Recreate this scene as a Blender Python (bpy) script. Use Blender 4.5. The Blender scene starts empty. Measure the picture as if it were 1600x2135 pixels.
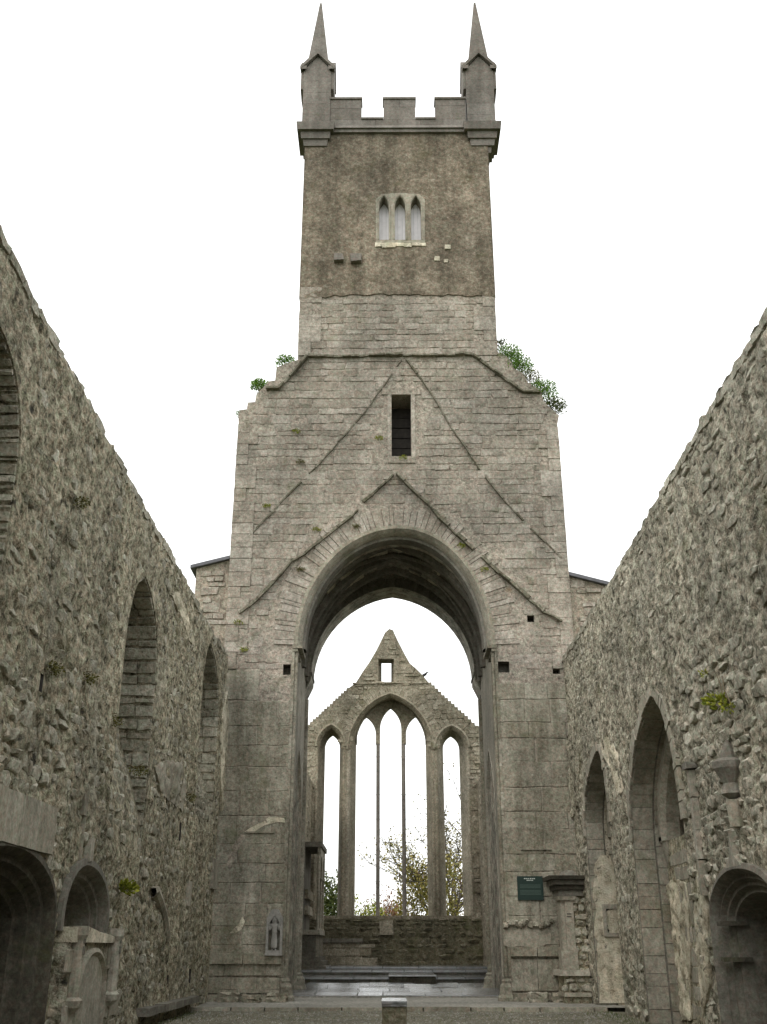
import bpy, bmesh, math, random
import numpy as np
from mathutils import Vector, Matrix
from mathutils.geometry import delaunay_2d_cdt

random.seed(7)
RNG = np.random.default_rng(7)
R = math.radians
S = bpy.context.scene
COL = S.collection

# ------------------------------------------------------------------ camera, sky, sun
F, CX, CY = 2151.0, 800.0, 1067.5          # focal length and centre in photo pixels
PITCH, YAW = R(22.87), 0.0043
EYE = Vector((0, 0, 1.3))
cd = bpy.data.cameras.new('camera'); cam = bpy.data.objects.new('camera', cd); COL.objects.link(cam)
cd.sensor_fit = 'VERTICAL'; cd.sensor_height = 36.0; cd.lens = 36.0 * F / 2135.0
cd.clip_end = 3000
cam.location = EYE; cam.rotation_euler = (R(90) + PITCH, 0, YAW)
S.camera = cam

W = bpy.data.worlds.new('World'); S.world = W; W.use_nodes = True
nt = W.node_tree; nt.nodes.clear()
wo = nt.nodes.new('ShaderNodeOutputWorld'); bg = nt.nodes.new('ShaderNodeBackground')
sky = nt.nodes.new('ShaderNodeTexSky'); sky.sky_type = 'NISHITA'; sky.sun_disc = False
SUN_EL, SUN_ROT = R(52), R(215)
sky.sun_elevation = SUN_EL; sky.sun_rotation = SUN_ROT
sky.dust_density = 4.0
mixw = nt.nodes.new('ShaderNodeMixRGB'); mixw.inputs['Fac'].default_value = 0.90
mixw.inputs['Color2'].default_value = (9.6, 9.7, 9.55, 1)      # even overcast cloud
nt.links.new(sky.outputs['Color'], mixw.inputs['Color1'])
nt.links.new(mixw.outputs['Color'], bg.inputs['Color'])
bg.inputs['Strength'].default_value = 0.105
nt.links.new(bg.outputs['Background'], wo.inputs['Surface'])

sd = bpy.data.lights.new('sun', 'SUN'); sd.energy = 0.6; sd.angle = R(50); sd.color = (1, .97, .92)
sun = bpy.data.objects.new('sun', sd); COL.objects.link(sun)
sdir = Vector((math.sin(SUN_ROT) * math.cos(SUN_EL), math.cos(SUN_ROT) * math.cos(SUN_EL), math.sin(SUN_EL)))
sun.rotation_euler = sdir.to_track_quat('Z', 'Y').to_euler()
S.view_settings.view_transform = 'Standard'; S.view_settings.look = 'None'
S.view_settings.exposure = 0.95; S.view_settings.gamma = 1.0
S.view_settings.use_curve_mapping = False
S.render.engine = 'CYCLES'

# ------------------------------------------------------------------ helpers
def ray(px, py):
    x = px - CX; v = -(py - CY)
    y = F * math.cos(PITCH) - v * math.sin(PITCH); z = F * math.sin(PITCH) + v * math.cos(PITCH)
    return Vector((x * math.cos(YAW) - y * math.sin(YAW), x * math.sin(YAW) + y * math.cos(YAW), z))

class Plane:
    """a vertical face: u along it, v = height, d = out of it"""
    def __init__(s, o, U, N):
        s.o = Vector(o); s.U = Vector(U); s.N = Vector(N); s.V = Vector((0, 0, 1))
        s.M = Matrix((s.U, s.V, s.N)).transposed()
    def pt(s, u, v, d=0.0): return s.o + s.U * u + s.V * v + s.N * d
    def px(s, x, y, d=0.0):
        r = ray(x, y); o = s.o + s.N * d
        t = (o - EYE).dot(s.N) / r.dot(s.N); p = EYE + r * t - s.o
        return (p.dot(s.U), p.z + s.o.z * 0)
    def arr(s, u, v, d):
        u = np.asarray(u)[:, None]; v = np.asarray(v)[:, None]; d = np.asarray(d)[:, None]
        return np.array(s.o)[None] + np.array(s.U)[None] * u + np.array(s.V)[None] * v + np.array(s.N)[None] * d
    def off(s, d): return Plane(s.o + s.N * d, s.U, s.N)

TY = 28.0; EY = 48.0; LX, RX = -4.35, 4.82
PT = Plane((0, TY, 0), (1, 0, 0), (0, -1, 0))        # tower front
PE = Plane((0, EY, 0), (1, 0, 0), (0, -1, 0))        # chancel end wall
PL = Plane((LX, 0, 0), (0, 1, 0), (1, 0, 0))         # left nave wall
PR = Plane((RX, 0, 0), (0, -1, 0), (-1, 0, 0))       # right nave wall, u = -Y

WLOC = {}
def put(o, wloc, parent):
    wloc = Vector(wloc); WLOC[o.name] = wloc
    if parent is not None:
        o.parent = parent; o.location = wloc - WLOC[parent.name]
    else: o.location = wloc

def tag(o, label=None, cat=None, group=None, kind=None):
    if label: o['label'] = label
    if cat: o['category'] = cat
    if group: o['group'] = group
    if kind: o['kind'] = kind
    return o

def thing(name, loc, label, cat, group=None):
    o = bpy.data.objects.new(name, None); COL.objects.link(o)
    o.empty_display_size = .2
    put(o, loc, None); return tag(o, label, cat, group)

class MB:
    def __init__(s): s.v = []; s.f = []
    def add(s, vs, fs):
        b = len(s.v); s.v.extend(tuple(p) for p in vs); s.f.extend(tuple(i + b for i in f) for f in fs)
    def box(s, x0, x1, y0, y1, z0, z1, tx=0, ty=0):
        """box, top may be narrowed by tx, ty"""
        s.add([(x0, y0, z0), (x1, y0, z0), (x1, y1, z0), (x0, y1, z0),
               (x0 + tx, y0 + ty, z1), (x1 - tx, y0 + ty, z1), (x1 - tx, y1 - ty, z1), (x0 + tx, y1 - ty, z1)],
              [(0, 3, 2, 1), (4, 5, 6, 7), (0, 1, 5, 4), (1, 2, 6, 5), (2, 3, 7, 6), (3, 0, 4, 7)])
    def pbox(s, P, u0, u1, v0, v1, d0, d1, j=0.0):
        q = [P.pt(u + random.uniform(-j, j), v + random.uniform(-j, j), d) for d in (d0, d1) for (u, v) in ((u0, v0), (u1, v0), (u1, v1), (u0, v1))]
        s.add(q, [(0, 3, 2, 1), (4, 5, 6, 7), (0, 1, 5, 4), (1, 2, 6, 5), (2, 3, 7, 6), (3, 0, 4, 7)])
    def lathe(s, cx, cy, prof, n=16, sx=1, sy=1, rot=0.0):
        vs = []; fs = []
        for (r, z) in prof:
            for k in range(n):
                a = 2 * math.pi * k / n + rot
                vs.append((cx + r * sx * math.cos(a), cy + r * sy * math.sin(a), z))
        for i in range(len(prof) - 1):
            for k in range(n):
                k2 = (k + 1) % n
                fs.append((i * n + k, i * n + k2, (i + 1) * n + k2, (i + 1) * n + k))
        fs.append(tuple(range(n))[::-1]); fs.append(tuple((len(prof) - 1) * n + k for k in range(n)))
        s.add(vs, fs)
    def tube(s, path, rad, n=6):
        vs = []; fs = []; path = [Vector(p) for p in path]
        if not hasattr(rad, '__len__'): rad = [rad] * len(path)
        for i, p in enumerate(path):
            t = (path[min(i + 1, len(path) - 1)] - path[max(i - 1, 0)]).normalized()
            a = t.orthogonal().normalized() if abs(t.z) > .9 else t.cross(Vector((0, 0, 1))).normalized()
            b = t.cross(a)
            for k in range(n):
                w = 2 * math.pi * k / n
                vs.append(p + (a * math.cos(w) + b * math.sin(w)) * rad[i])
        for i in range(len(path) - 1):
            for k in range(n):
                k2 = (k + 1) % n
                fs.append((i * n + k, i * n + k2, (i + 1) * n + k2, (i + 1) * n + k))
        fs.append(tuple(range(n))[::-1]); fs.append(tuple((len(path) - 1) * n + k for k in range(n)))
        s.add(vs, fs)
    def build(s, name, mat, parent=None, smooth=False, label=None):
        A = np.array(s.v, dtype=float); c = (A.min(0) + A.max(0)) / 2
        me = bpy.data.meshes.new(name); me.from_pydata((A - c).tolist(), [], s.f); me.materials.append(mat)
        me.validate()
        bm = bmesh.new(); bm.from_mesh(me); bmesh.ops.recalc_face_normals(bm, faces=bm.faces); bm.to_mesh(me); bm.free()
        if smooth:
            me.polygons.foreach_set('use_smooth', [True] * len(me.polygons))
            if smooth != 'all':
                try: me.set_sharp_from_angle(angle=R(40))
                except Exception: pass
        o = bpy.data.objects.new(name, me); COL.objects.link(o); put(o, c, parent)
        if label: o['label'] = label
        return o

# numpy value noise
def _h(ix, iy, iz):
    n = (ix * 374761393 + iy * 668265263 + iz * 2147483647 // 7) & 0xffffffff
    n = ((n ^ (n >> 13)) * 1274126177) & 0xffffffff
    return ((n ^ (n >> 16)) & 0xffff) / 65535.0
def vnoise(x, y, seed=0):
    x = np.asarray(x, float); y = np.asarray(y, float)
    ix = np.floor(x).astype(np.int64); iy = np.floor(y).astype(np.int64); fx = x - ix; fy = y - iy
    fx = fx * fx * (3 - 2 * fx); fy = fy * fy * (3 - 2 * fy); z = np.full_like(ix, seed)
    a = _h(ix, iy, z); b = _h(ix + 1, iy, z); c = _h(ix, iy + 1, z); d = _h(ix + 1, iy + 1, z)
    return (a * (1 - fx) + b * fx) * (1 - fy) + (c * (1 - fx) + d * fx) * fy
def fbm(x, y, seed=0, oct=4, gain=.55):
    t = 0; a = 1; s = 0
    for o in range(oct):
        t = t + a * (vnoise(x * 2 ** o, y * 2 ** o, seed + o * 17) - .5); s += a; a *= gain
    return t / s * 2

def inpoly(px, py, poly):
    px = np.asarray(px, float); py = np.asarray(py, float); r = np.zeros(px.shape, bool); n = len(poly)
    for i in range(n):
        x0, y0 = poly[i]; x1, y1 = poly[(i + 1) % n]
        if y0 == y1: continue
        c = ((y0 > py) != (y1 > py)) & (px < (x1 - x0) * (py - y0) / (y1 - y0) + x0)
        r ^= c
    return r
def in1(u, v, poly): return bool(inpoly(np.array([u]), np.array([v]), poly)[0])
def polydist(px, py, polys, closed=True):
    d = np.full(np.shape(px), 1e9)
    for poly in polys:
        n = len(poly)
        for i in range(n if closed else n - 1):
            x0, y0 = poly[i]; x1, y1 = poly[(i + 1) % n]
            dx, dy = x1 - x0, y1 - y0; L = dx * dx + dy * dy + 1e-12
            t = np.clip(((px - x0) * dx + (py - y0) * dy) / L, 0, 1)
            d = np.minimum(d, np.hypot(px - x0 - t * dx, py - y0 - t * dy))
    return d
def resample(poly, sp, closed=True):
    out = []; n = len(poly)
    for i in range(n if closed else n - 1):
        x0, y0 = poly[i]; x1, y1 = poly[(i + 1) % n]
        k = max(1, int(math.hypot(x1 - x0, y1 - y0) / sp))
        for j in range(k): out.append((x0 + (x1 - x0) * j / k, y0 + (y1 - y0) * j / k))
    if not closed: out.append(poly[-1])
    return out

def arch(u0, u1, vb, vs, va, n=9, uc=None, rnd=False):
    """outline of a pointed opening, left foot up over the apex to right foot"""
    c = (u0 + u1) / 2; a = (u1 - u0) / 2; h = va - vs; pts = [(u0, vb)] if vb < vs - 1e-6 else []
    if h >= a: Rr = (a * a + h * h) / (2 * a)
    L = []
    for i in range(n + 1):
        t = i / n
        if h >= a and not rnd:
            th = math.asin(min(1, h / Rr)) * t
            L.append((Rr - Rr * math.cos(th), vs + Rr * math.sin(th)))        # inset, height
        else:
            th = math.pi / 2 * t
            L.append((a - a * math.cos(th), vs + h * math.sin(th)))
    sh = (uc - c) if uc is not None else 0
    pts += [(u0 + x * (1 + sh / a), y) for x, y in L]
    pts += [(u1 - x * (1 - sh / a), y) for x, y in L[:-1][::-1]]
    if vb < vs - 1e-6: pts.append((u1, vb))
    return pts

def tri(outline, holes, pts):
    vs = []; ed = []
    for poly in [outline] + holes:
        b = len(vs); n = len(poly); vs += poly; ed += [(b + i, b + (i + 1) % n) for i in range(n)]
    vs = vs + list(pts)
    V, E, T, *_ = delaunay_2d_cdt([Vector(p) for p in vs], ed, [], 0, 1e-6)
    V = np.array([(p.x, p.y) for p in V]); T = np.array([list(t) for t in T])
    c = V[T].mean(1); k = inpoly(c[:, 0], c[:, 1], outline)
    for h in holes: k &= ~inpoly(c[:, 0], c[:, 1], h)
    return V, T[k]

def sheet(name, P, outline, holes, sp, relief, mat, parent, skirt=0.0, d0=0.0, edge_fade=.12, label=None, skirt_holes=False):
    """a wall face: fine mesh with real relief; skirt = depth of the returns round every edge"""
    ol = resample(outline, sp); hs = [resample(h, sp) for h in holes]
    A = np.array(outline); u0, v0 = A.min(0); u1, v1 = A.max(0)
    gu, gv = np.meshgrid(np.arange(u0, u1, sp), np.arange(v0, v1, sp))
    gu = gu.ravel() + RNG.uniform(-.3, .3, gu.size) * sp; gv = gv.ravel() + RNG.uniform(-.3, .3, gv.size) * sp
    k = inpoly(gu, gv, outline)
    for h in holes: k &= ~inpoly(gu, gv, h)
    gu = gu[k]; gv = gv[k]
    k = polydist(gu, gv, [outline] + holes) > .45 * sp
    V, T = tri(ol, hs, np.stack([gu[k], gv[k]], 1).tolist())
    ds = polydist(V[:, 0], V[:, 1], [outline] + holes)
    w = np.clip(ds / edge_fade, 0, 1)
    d = d0 + relief(V[:, 0], V[:, 1]) * w
    X = P.arr(V[:, 0], V[:, 1], d)
    m = MB(); m.v = [tuple(p) for p in X]; m.f = [tuple(t) for t in T]
    me_n = len(m.v)
    if skirt:
        for poly in [ol] + (hs if skirt_holes else []):
            n = len(poly)
            a = [P.pt(u, v, d0) for u, v in poly]; b = [P.pt(u, v, d0 - skirt) for u, v in poly]
            m.add(a + b, [(i, (i + 1) % n, n + (i + 1) % n, n + i) for i in range(n)])
    o = m.build(name, mat, parent, smooth=True, label=label)
    return o

def plate(P, outline, holes, d0, d1, m=None):
    """solid slab with holes between depths d0 (back) and d1 (front)"""
    m = m or MB(); V, T = tri(outline, holes, [])
    n = len(V)
    m.add([P.pt(u, v, d1) for u, v in V] + [P.pt(u, v, d0) for u, v in V],
          [tuple(t) for t in T] + [tuple(t[::-1] + n) for t in T])
    for poly in [outline] + holes:
        k = len(poly)
        m.add([P.pt(u, v, d1) for u, v in poly] + [P.pt(u, v, d0) for u, v in poly],
              [(i, (i + 1) % k, k + (i + 1) % k, k + i) for i in range(k)])
    return m

def moulding(P, path, prof, m=None, closed=False, cap=False):
    """sweep prof [(r into the opening, d)] along path"""
    m = m or MB(); n = len(path); vs = []; fs = []
    for i in range(n):
        a = path[i - 1] if (i > 0 or closed) else path[0]; b = path[(i + 1) % n] if (i < n - 1 or closed) else path[-1]
        du, dv = b[0] - a[0], b[1] - a[1]; L = math.hypot(du, dv) or 1
        nu, nv = dv / L, -du / L
        for (r, d) in prof: vs.append(P.pt(path[i][0] + nu * r, path[i][1] + nv * r, d))
    k = len(prof)
    for i in range(n if closed else n - 1):
        for j in range(k - 1):
            i2 = (i + 1) % n
            fs.append((i * k + j, i * k + j + 1, i2 * k + j + 1, i2 * k + j))
    if cap: fs += [tuple(range(k)), tuple((n - 1) * k + j for j in range(k))[::-1]]
    m.add(vs, fs); return m

def loft(P, a, da, b, db, m=None, closed=False):
    m = m or MB(); n = len(a)
    m.add([P.pt(u, v, da) for u, v in a] + [P.pt(u, v, db) for u, v in b],
          [(i, (i + 1) % n, n + (i + 1) % n, n + i) for i in range(n if closed else n - 1)])
    return m

# ------------------------------------------------------------------ materials
def ramp(n, stops):
    r = n.nodes.new('ShaderNodeValToRGB'); e = r.color_ramp.elements
    while len(e) < len(stops): e.new(.5)
    for k, (p, c) in zip(e, stops): k.position = p; k.color = (*c, 1) if len(c) == 3 else c
    return r
def stone(name, dark, mid, light, sc=3.0, bump=.03, rough=.92, moss=0.0, lichen=.0, streak=.35, vary=.25,
          mosscol=(.075, .085, .025), fine=26.0, spec=.25, orange=0.0, bstr=.8, pits=0.0, con=.10, speck=11.0, tint=.65, pale=0.0):
    m = bpy.data.materials.new(name); m.use_nodes = True; n = m.node_tree; N = n.nodes; Lk = n.links
    b = N['Principled BSDF']; b.inputs['Roughness'].default_value = rough
    b.inputs['Specular IOR Level'].default_value = spec
    geo = N.new('ShaderNodeNewGeometry'); pos = geo.outputs['Position']
    def noise(scale, det=6, ro=.6, vec=None, dist=0):
        t = N.new('ShaderNodeTexNoise'); t.inputs['Scale'].default_value = scale; t.inputs['Detail'].default_value = det
        t.inputs['Roughness'].default_value = ro; t.inputs['Distortion'].default_value = dist
        Lk.new(vec or pos, t.inputs['Vector']); return t.outputs['Fac']
    def math_(op, a, bb, clamp=False):
        t = N.new('ShaderNodeMath'); t.operation = op; t.use_clamp = clamp
        for i, q in enumerate((a, bb)):
            if isinstance(q, (int, float)): t.inputs[i].default_value = q
            else: Lk.new(q, t.inputs[i])
        return t.outputs[0]
    def mix(fac, a, bb, mode='MIX'):
        t = N.new('ShaderNodeMixRGB'); t.blend_type = mode
        for i, q in enumerate((fac, a, bb)):
            if isinstance(q, (int, float)): t.inputs[i].default_value = q
            elif isinstance(q, tuple): t.inputs[i].default_value = (*q, 1)
            else: Lk.new(q, t.inputs[i])
        return t.outputs[0]
    mp = N.new('ShaderNodeMapping'); mp.inputs['Scale'].default_value = (2.2, 2.2, .22); Lk.new(pos, mp.inputs['Vector'])
    n1 = noise(.45, 5, .6); n2 = noise(sc, 8, .68); n3 = noise(fine, 4, .75); n4 = noise(speck, 3, .7); st = noise(1.0, 6, .6, mp.outputs[0])
    f = math_('ADD', math_('ADD', math_('MULTIPLY', n2, .30), math_('MULTIPLY', n4, .38)), math_('MULTIPLY', n3, .32))
    c = ramp(n, [(.5 - con, dark), (.5, mid), (.5 + con, light)]); Lk.new(f, c.inputs[0])
    tn = noise(speck * 1.3, 2, .6); tr_ = ramp(n, [(.38, (.90, 1.03, .94)), (.5, (1, 1, 1)), (.62, (1.10, .97, .93))]); Lk.new(tn, tr_.inputs[0])
    col = mix(tint, c.outputs[0], tr_.outputs[0], 'MULTIPLY')
    # each stone a little different
    oi = N.new('ShaderNodeObjectInfo')
    rnd = math_('FRACT', math_('ADD', oi.outputs['Random'], geo.outputs['Random Per Island']), 0)
    hs = N.new('ShaderNodeHueSaturation'); Lk.new(col, hs.inputs['Color'])
    Lk.new(math_('ADD', math_('MULTIPLY', rnd, 2 * vary), 1 - vary), hs.inputs['Value'])
    Lk.new(math_('ADD', math_('MULTIPLY', rnd, -.25), 1.1), hs.inputs['Saturation'])
    col = hs.outputs[0]
    # broad weather stains and vertical streaks
    r1 = ramp(n, [(.35, (.62, .62, .60)), (.62, (1.12, 1.1, 1.06))]); Lk.new(n1, r1.inputs[0])
    col = mix(.75, col, r1.outputs[0], 'MULTIPLY')
    r2 = ramp(n, [(.36, (.55, .54, .50)), (.58, (1.08, 1.07, 1.05))]); Lk.new(st, r2.inputs[0])
    col = mix(streak, col, r2.outputs[0], 'MULTIPLY')
    if pale:          # lime run-off, in long pale streaks
        mp2 = N.new('ShaderNodeMapping'); mp2.inputs['Scale'].default_value = (1.5, 1.5, .35); mp2.inputs['Location'].default_value = (7, 3, 5); Lk.new(pos, mp2.inputs['Vector'])
        ps_ = noise(1.0, 9, .75, mp2.outputs[0], .4); rq_ = ramp(n, [(.53, (0, 0, 0)), (.66, (1, 1, 1))]); Lk.new(ps_, rq_.inputs[0])
        col = mix(math_('MULTIPLY', rq_.outputs[0], pale), col, (.60, .58, .48))
    if pits:
        pv = noise(9.0, 3, .6, None, .6); rp = ramp(n, [(.30, (1, 1, 1)), (.40, (0, 0, 0))]); Lk.new(pv, rp.inputs[0])
        col = mix(math_('MULTIPLY', rp.outputs[0], pits), col, (.03, .028, .022))
    if moss:
        ms = noise(1.3, 7, .7, None, .3); rm = ramp(n, [(.60 - .12 * moss, (0, 0, 0)), (.72 - .06 * moss, (1, 1, 1))]); Lk.new(ms, rm.inputs[0])
        col = mix(math_('MULTIPLY', rm.outputs[0], min(1, .35 + .5 * moss)), col, mosscol)
    if orange:
        ms = noise(2.3, 6, .7, None, .5); rm = ramp(n, [(.66, (0, 0, 0)), (.74, (1, 1, 1))]); Lk.new(ms, rm.inputs[0])
        col = mix(math_('MULTIPLY', rm.outputs[0], orange), col, (.20, .12, .035))
    if lichen:
        vo = N.new('ShaderNodeTexNoise'); vo.inputs['Scale'].default_value = 7.0; vo.inputs['Detail'].default_value = 7; vo.inputs['Roughness'].default_value = .75
        Lk.new(pos, vo.inputs['Vector'])
        rl = ramp(n, [(.60, (0, 0, 0)), (.68, (1, 1, 1))]); Lk.new(vo.outputs['Fac'], rl.inputs[0])
        col = mix(math_('MULTIPLY', rl.outputs[0], lichen), col, (.52, .50, .43))
    Lk.new(col, b.inputs['Base Color'])
    bp = N.new('ShaderNodeBump'); bp.inputs['Strength'].default_value = bstr; bp.inputs['Distance'].default_value = bump
    nb = noise(8, 8, .72)
    Lk.new(math_('ADD', math_('ADD', math_('MULTIPLY', nb, 1.0), math_('MULTIPLY', n3, .45)), math_('MULTIPLY', n4, .6)), bp.inputs['Height'])
    Lk.new(bp.outputs[0], b.inputs['Normal'])
    return m

def plain(name, c, rough=.6, metal=0, noise_amt=.2, sc=8, bump=0, spec=.4):
    m = bpy.data.materials.new(name); m.use_nodes = True; n = m.node_tree; b = n.nodes['Principled BSDF']
    b.inputs['Roughness'].default_value = rough; b.inputs['Metallic'].default_value = metal
    b.inputs['Specular IOR Level'].default_value = spec
    t = n.nodes.new('ShaderNodeTexNoise'); t.inputs['Scale'].default_value = sc; t.inputs['Detail'].default_value = 6
    g = n.nodes.new('ShaderNodeNewGeometry'); n.links.new(g.outputs['Position'], t.inputs['Vector'])
    r = ramp(n, [(.3, tuple(x * (1 - noise_amt) for x in c)), (.7, tuple(min(1, x * (1 + noise_amt)) for x in c))])
    n.links.new(t.outputs['Fac'], r.inputs[0]); n.links.new(r.outputs[0], b.inputs['Base Color'])
    if bump:
        bp = n.nodes.new('ShaderNodeBump'); bp.inputs['Distance'].default_value = bump; n.links.new(t.outputs['Fac'], bp.inputs['Height'])
        n.links.new(bp.outputs[0], b.inputs['Normal'])
    return m

def leafmat(name, c1, c2):
    m = bpy.data.materials.new(name); m.use_nodes = True; n = m.node_tree; b = n.nodes['Principled BSDF']
    b.inputs['Roughness'].default_value = .6; b.inputs['Specular IOR Level'].default_value = .25
    g = n.nodes.new('ShaderNodeNewGeometry'); r = ramp(n, [(0, c1), (1, c2)])
    n.links.new(g.outputs['Random Per Island'], r.inputs[0]); n.links.new(r.outputs[0], b.inputs['Base Color'])
    return m

M = {}
M['tower_stone'] = stone('tower_limestone', (.15, .13, .107), (.305, .274, .236), (.49, .45, .40), 3.5, .022, lichen=.6, moss=.14, vary=.13, streak=.35, orange=.4, pits=.4, con=.125)
M['tower_mortar'] = stone('tower_mortar', (.135, .114, .09), (.31, .272, .226), (.53, .475, .40), 6, .04, lichen=.6, moss=.14, vary=.03, streak=.35, orange=.45, pits=.55, con=.115)
M['pier_stone'] = stone('pier_limestone', (.115, .108, .082), (.268, .25, .207), (.43, .41, .35), 2.2, .018, moss=.38, lichen=.45, vary=.13, streak=.8, con=.125, orange=.15, pits=.35, pale=.25, mosscol=(.10, .105, .05))
M['render'] = stone('weathered_render', (.082, .068, .05), (.182, .154, .120), (.35, .31, .255), 2.2, .035, lichen=.35, moss=.28, vary=.02, streak=.75, mosscol=(.075, .07, .03), con=.115, speck=9, pits=.2)
M['parapet'] = stone('parapet_stone', (.12, .107, .097), (.20, .182, .167), (.29, .265, .245), 3, .010, moss=.1, vary=.1, streak=.5, con=.15)
M['nave_mortar'] = stone('nave_harling', (.092, .083, .055), (.345, .316, .238), (.64, .60, .485), 3.2, .075, moss=.42, lichen=.65, vary=.02, streak=.55, orange=.35, pits=.9, bstr=1.0, con=.085, speck=9, fine=24, mosscol=(.095, .095, .035), pale=.35)
M['nave_stone'] = stone('nave_rubble', (.135, .13, .098), (.345, .328, .27), (.57, .55, .475), 3.0, .04, moss=.28, lichen=.5, vary=.25, streak=.4, pits=.6, con=.12, orange=.2, mosscol=(.085, .09, .035), pale=.3)
M['dressed'] = stone('dressed_limestone', (.165, .15, .122), (.31, .29, .243), (.46, .435, .375), 2.5, .012, moss=.22, lichen=.35, vary=.12, streak=.55, con=.14, pits=.2)
M['dark_dressed'] = stone('dark_dressed_limestone', (.085, .08, .067), (.165, .155, .135), (.26, .25, .22), 2.5, .014, moss=.3, lichen=.12, vary=.14, streak=.5, con=.14)  # darker copy of dressed limestone, its tone also standing for shade in recesses
M['vault'] = stone('vault_plaster', (.10, .092, .074), (.29, .27, .225), (.52, .49, .42), 1.6, .03, lichen=.3, vary=.1, streak=.2, pits=.3, con=.09, speck=4)
M['limewash'] = stone('old_limewash', (.20, .175, .125), (.62, .575, .465), (.82, .785, .68), 1.4, .05, moss=.4, lichen=.2, vary=.05, streak=.8, orange=.35, pits=.75, con=.13, tint=.3, speck=5)
M['low_stone'] = stone('damp_shaded_rubble', (.075, .07, .043), (.15, .137, .095), (.27, .25, .19), 3, .04, moss=.4, lichen=.25, vary=.2, streak=.5, pits=.5, con=.12)  # mossy rubble, darkened further for the shade low on the gable
M['end_stone'] = stone('gable_rubble', (.13, .115, .08), (.285, .255, .20), (.48, .44, .36), 3, .04, moss=.3, lichen=.4, vary=.22, streak=.4, orange=.3, pits=.4, con=.12)
M['end_mortar'] = stone('gable_mortar', (.12, .105, .07), (.265, .235, .18), (.45, .41, .33), 4, .05, moss=.35, lichen=.35, vary=.03, streak=.5, orange=.3, pits=.5, con=.11)
M['scar'] = stone('mossy_shaded_scar', (.06, .058, .04), (.15, .14, .105), (.29, .27, .225), 4, .03, moss=.6, lichen=.3, vary=.25, streak=.2, con=.12, mosscol=(.05, .055, .02))  # moss colour, deepened so the scars read as shadow lines
M['damp_shade'] = stone('damp_shade_stone', (.03, .028, .022), (.07, .064, .05), (.13, .12, .10), 2.5, .014, moss=.3, vary=.14, streak=.5, con=.14)  # dampness and recess shade both put into this near-black colour
M['carving'] = stone('pale_carved_limestone', (.18, .178, .17), (.27, .266, .255), (.37, .365, .35), 3, .006, vary=.05, streak=.5, con=.16, tint=.3, lichen=.2)
M['slate'] = plain('roof_slate', (.10, .10, .11), .6, noise_amt=.3)
M['iron'] = plain('iron', (.05, .05, .055), .6)
M['leaf'] = leafmat('fern_leaf', (.045, .12, .015), (.17, .29, .04))
M['moss'] = leafmat('wall_moss', (.05, .055, .015), (.17, .155, .04))
M['yleaf'] = leafmat('yellow_green_leaf', (.12, .16, .02), (.30, .30, .03))
M['autumn'] = leafmat('autumn_leaf', (.13, .14, .025), (.30, .24, .07))
M['redleaf'] = leafmat('red_brown_leaf', (.14, .055, .03), (.26, .15, .06))
M['hedge'] = leafmat('evergreen_leaf', (.03, .05, .012), (.11, .13, .03))
M['bark'] = plain('bark', (.07, .055, .045), .9, noise_amt=.4)
M['straw'] = plain('dry_stem', (.16, .13, .08), .9)
M['sign'] = plain('sign_green_paint', (.010, .028, .021), .45, noise_amt=.1)
M['signlight'] = plain('sign_print', (.55, .6, .55), .6, noise_amt=.1)
M['signgrey'] = plain('sign_small_print', (.045, .075, .06), .6, noise_amt=.5, sc=160)
M['shutter'] = plain('painted_board', (.86, .84, .87), .6, noise_amt=.08, sc=5)
M['wood'] = plain('dark_timber', (.035, .03, .025), .8, noise_amt=.4)
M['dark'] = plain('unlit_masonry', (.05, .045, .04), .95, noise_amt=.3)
M['bird'] = plain('black_feathers', (.012, .012, .014), .5)
def ground_mat(name, c1, c2, c3, sc, bump, rough=.95, grass=0):
    m = stone(name, c1, c2, c3, sc, bump, rough, moss=grass, vary=0.0, streak=0.0, fine=60, mosscol=(.05, .065, .02))
    return m
M['gravel'] = ground_mat('gravel', (.12, .115, .10), (.25, .242, .215), (.40, .39, .36), 14, .02)
M['turf'] = ground_mat('mossy_gravel', (.055, .053, .035), (.14, .132, .095), (.27, .255, .20), 9, .04, grass=.25)
M['wet'] = stone('wet_flagstone', (.08, .084, .09), (.16, .165, .17), (.26, .265, .27), 2.0, .012, .12, vary=.3, streak=0, spec=1.0, moss=.1, fine=5, speck=3, con=.15)
M['grass'] = ground_mat('grass', (.03, .05, .012), (.06, .085, .02), (.10, .12, .035), 5, .05)

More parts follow.
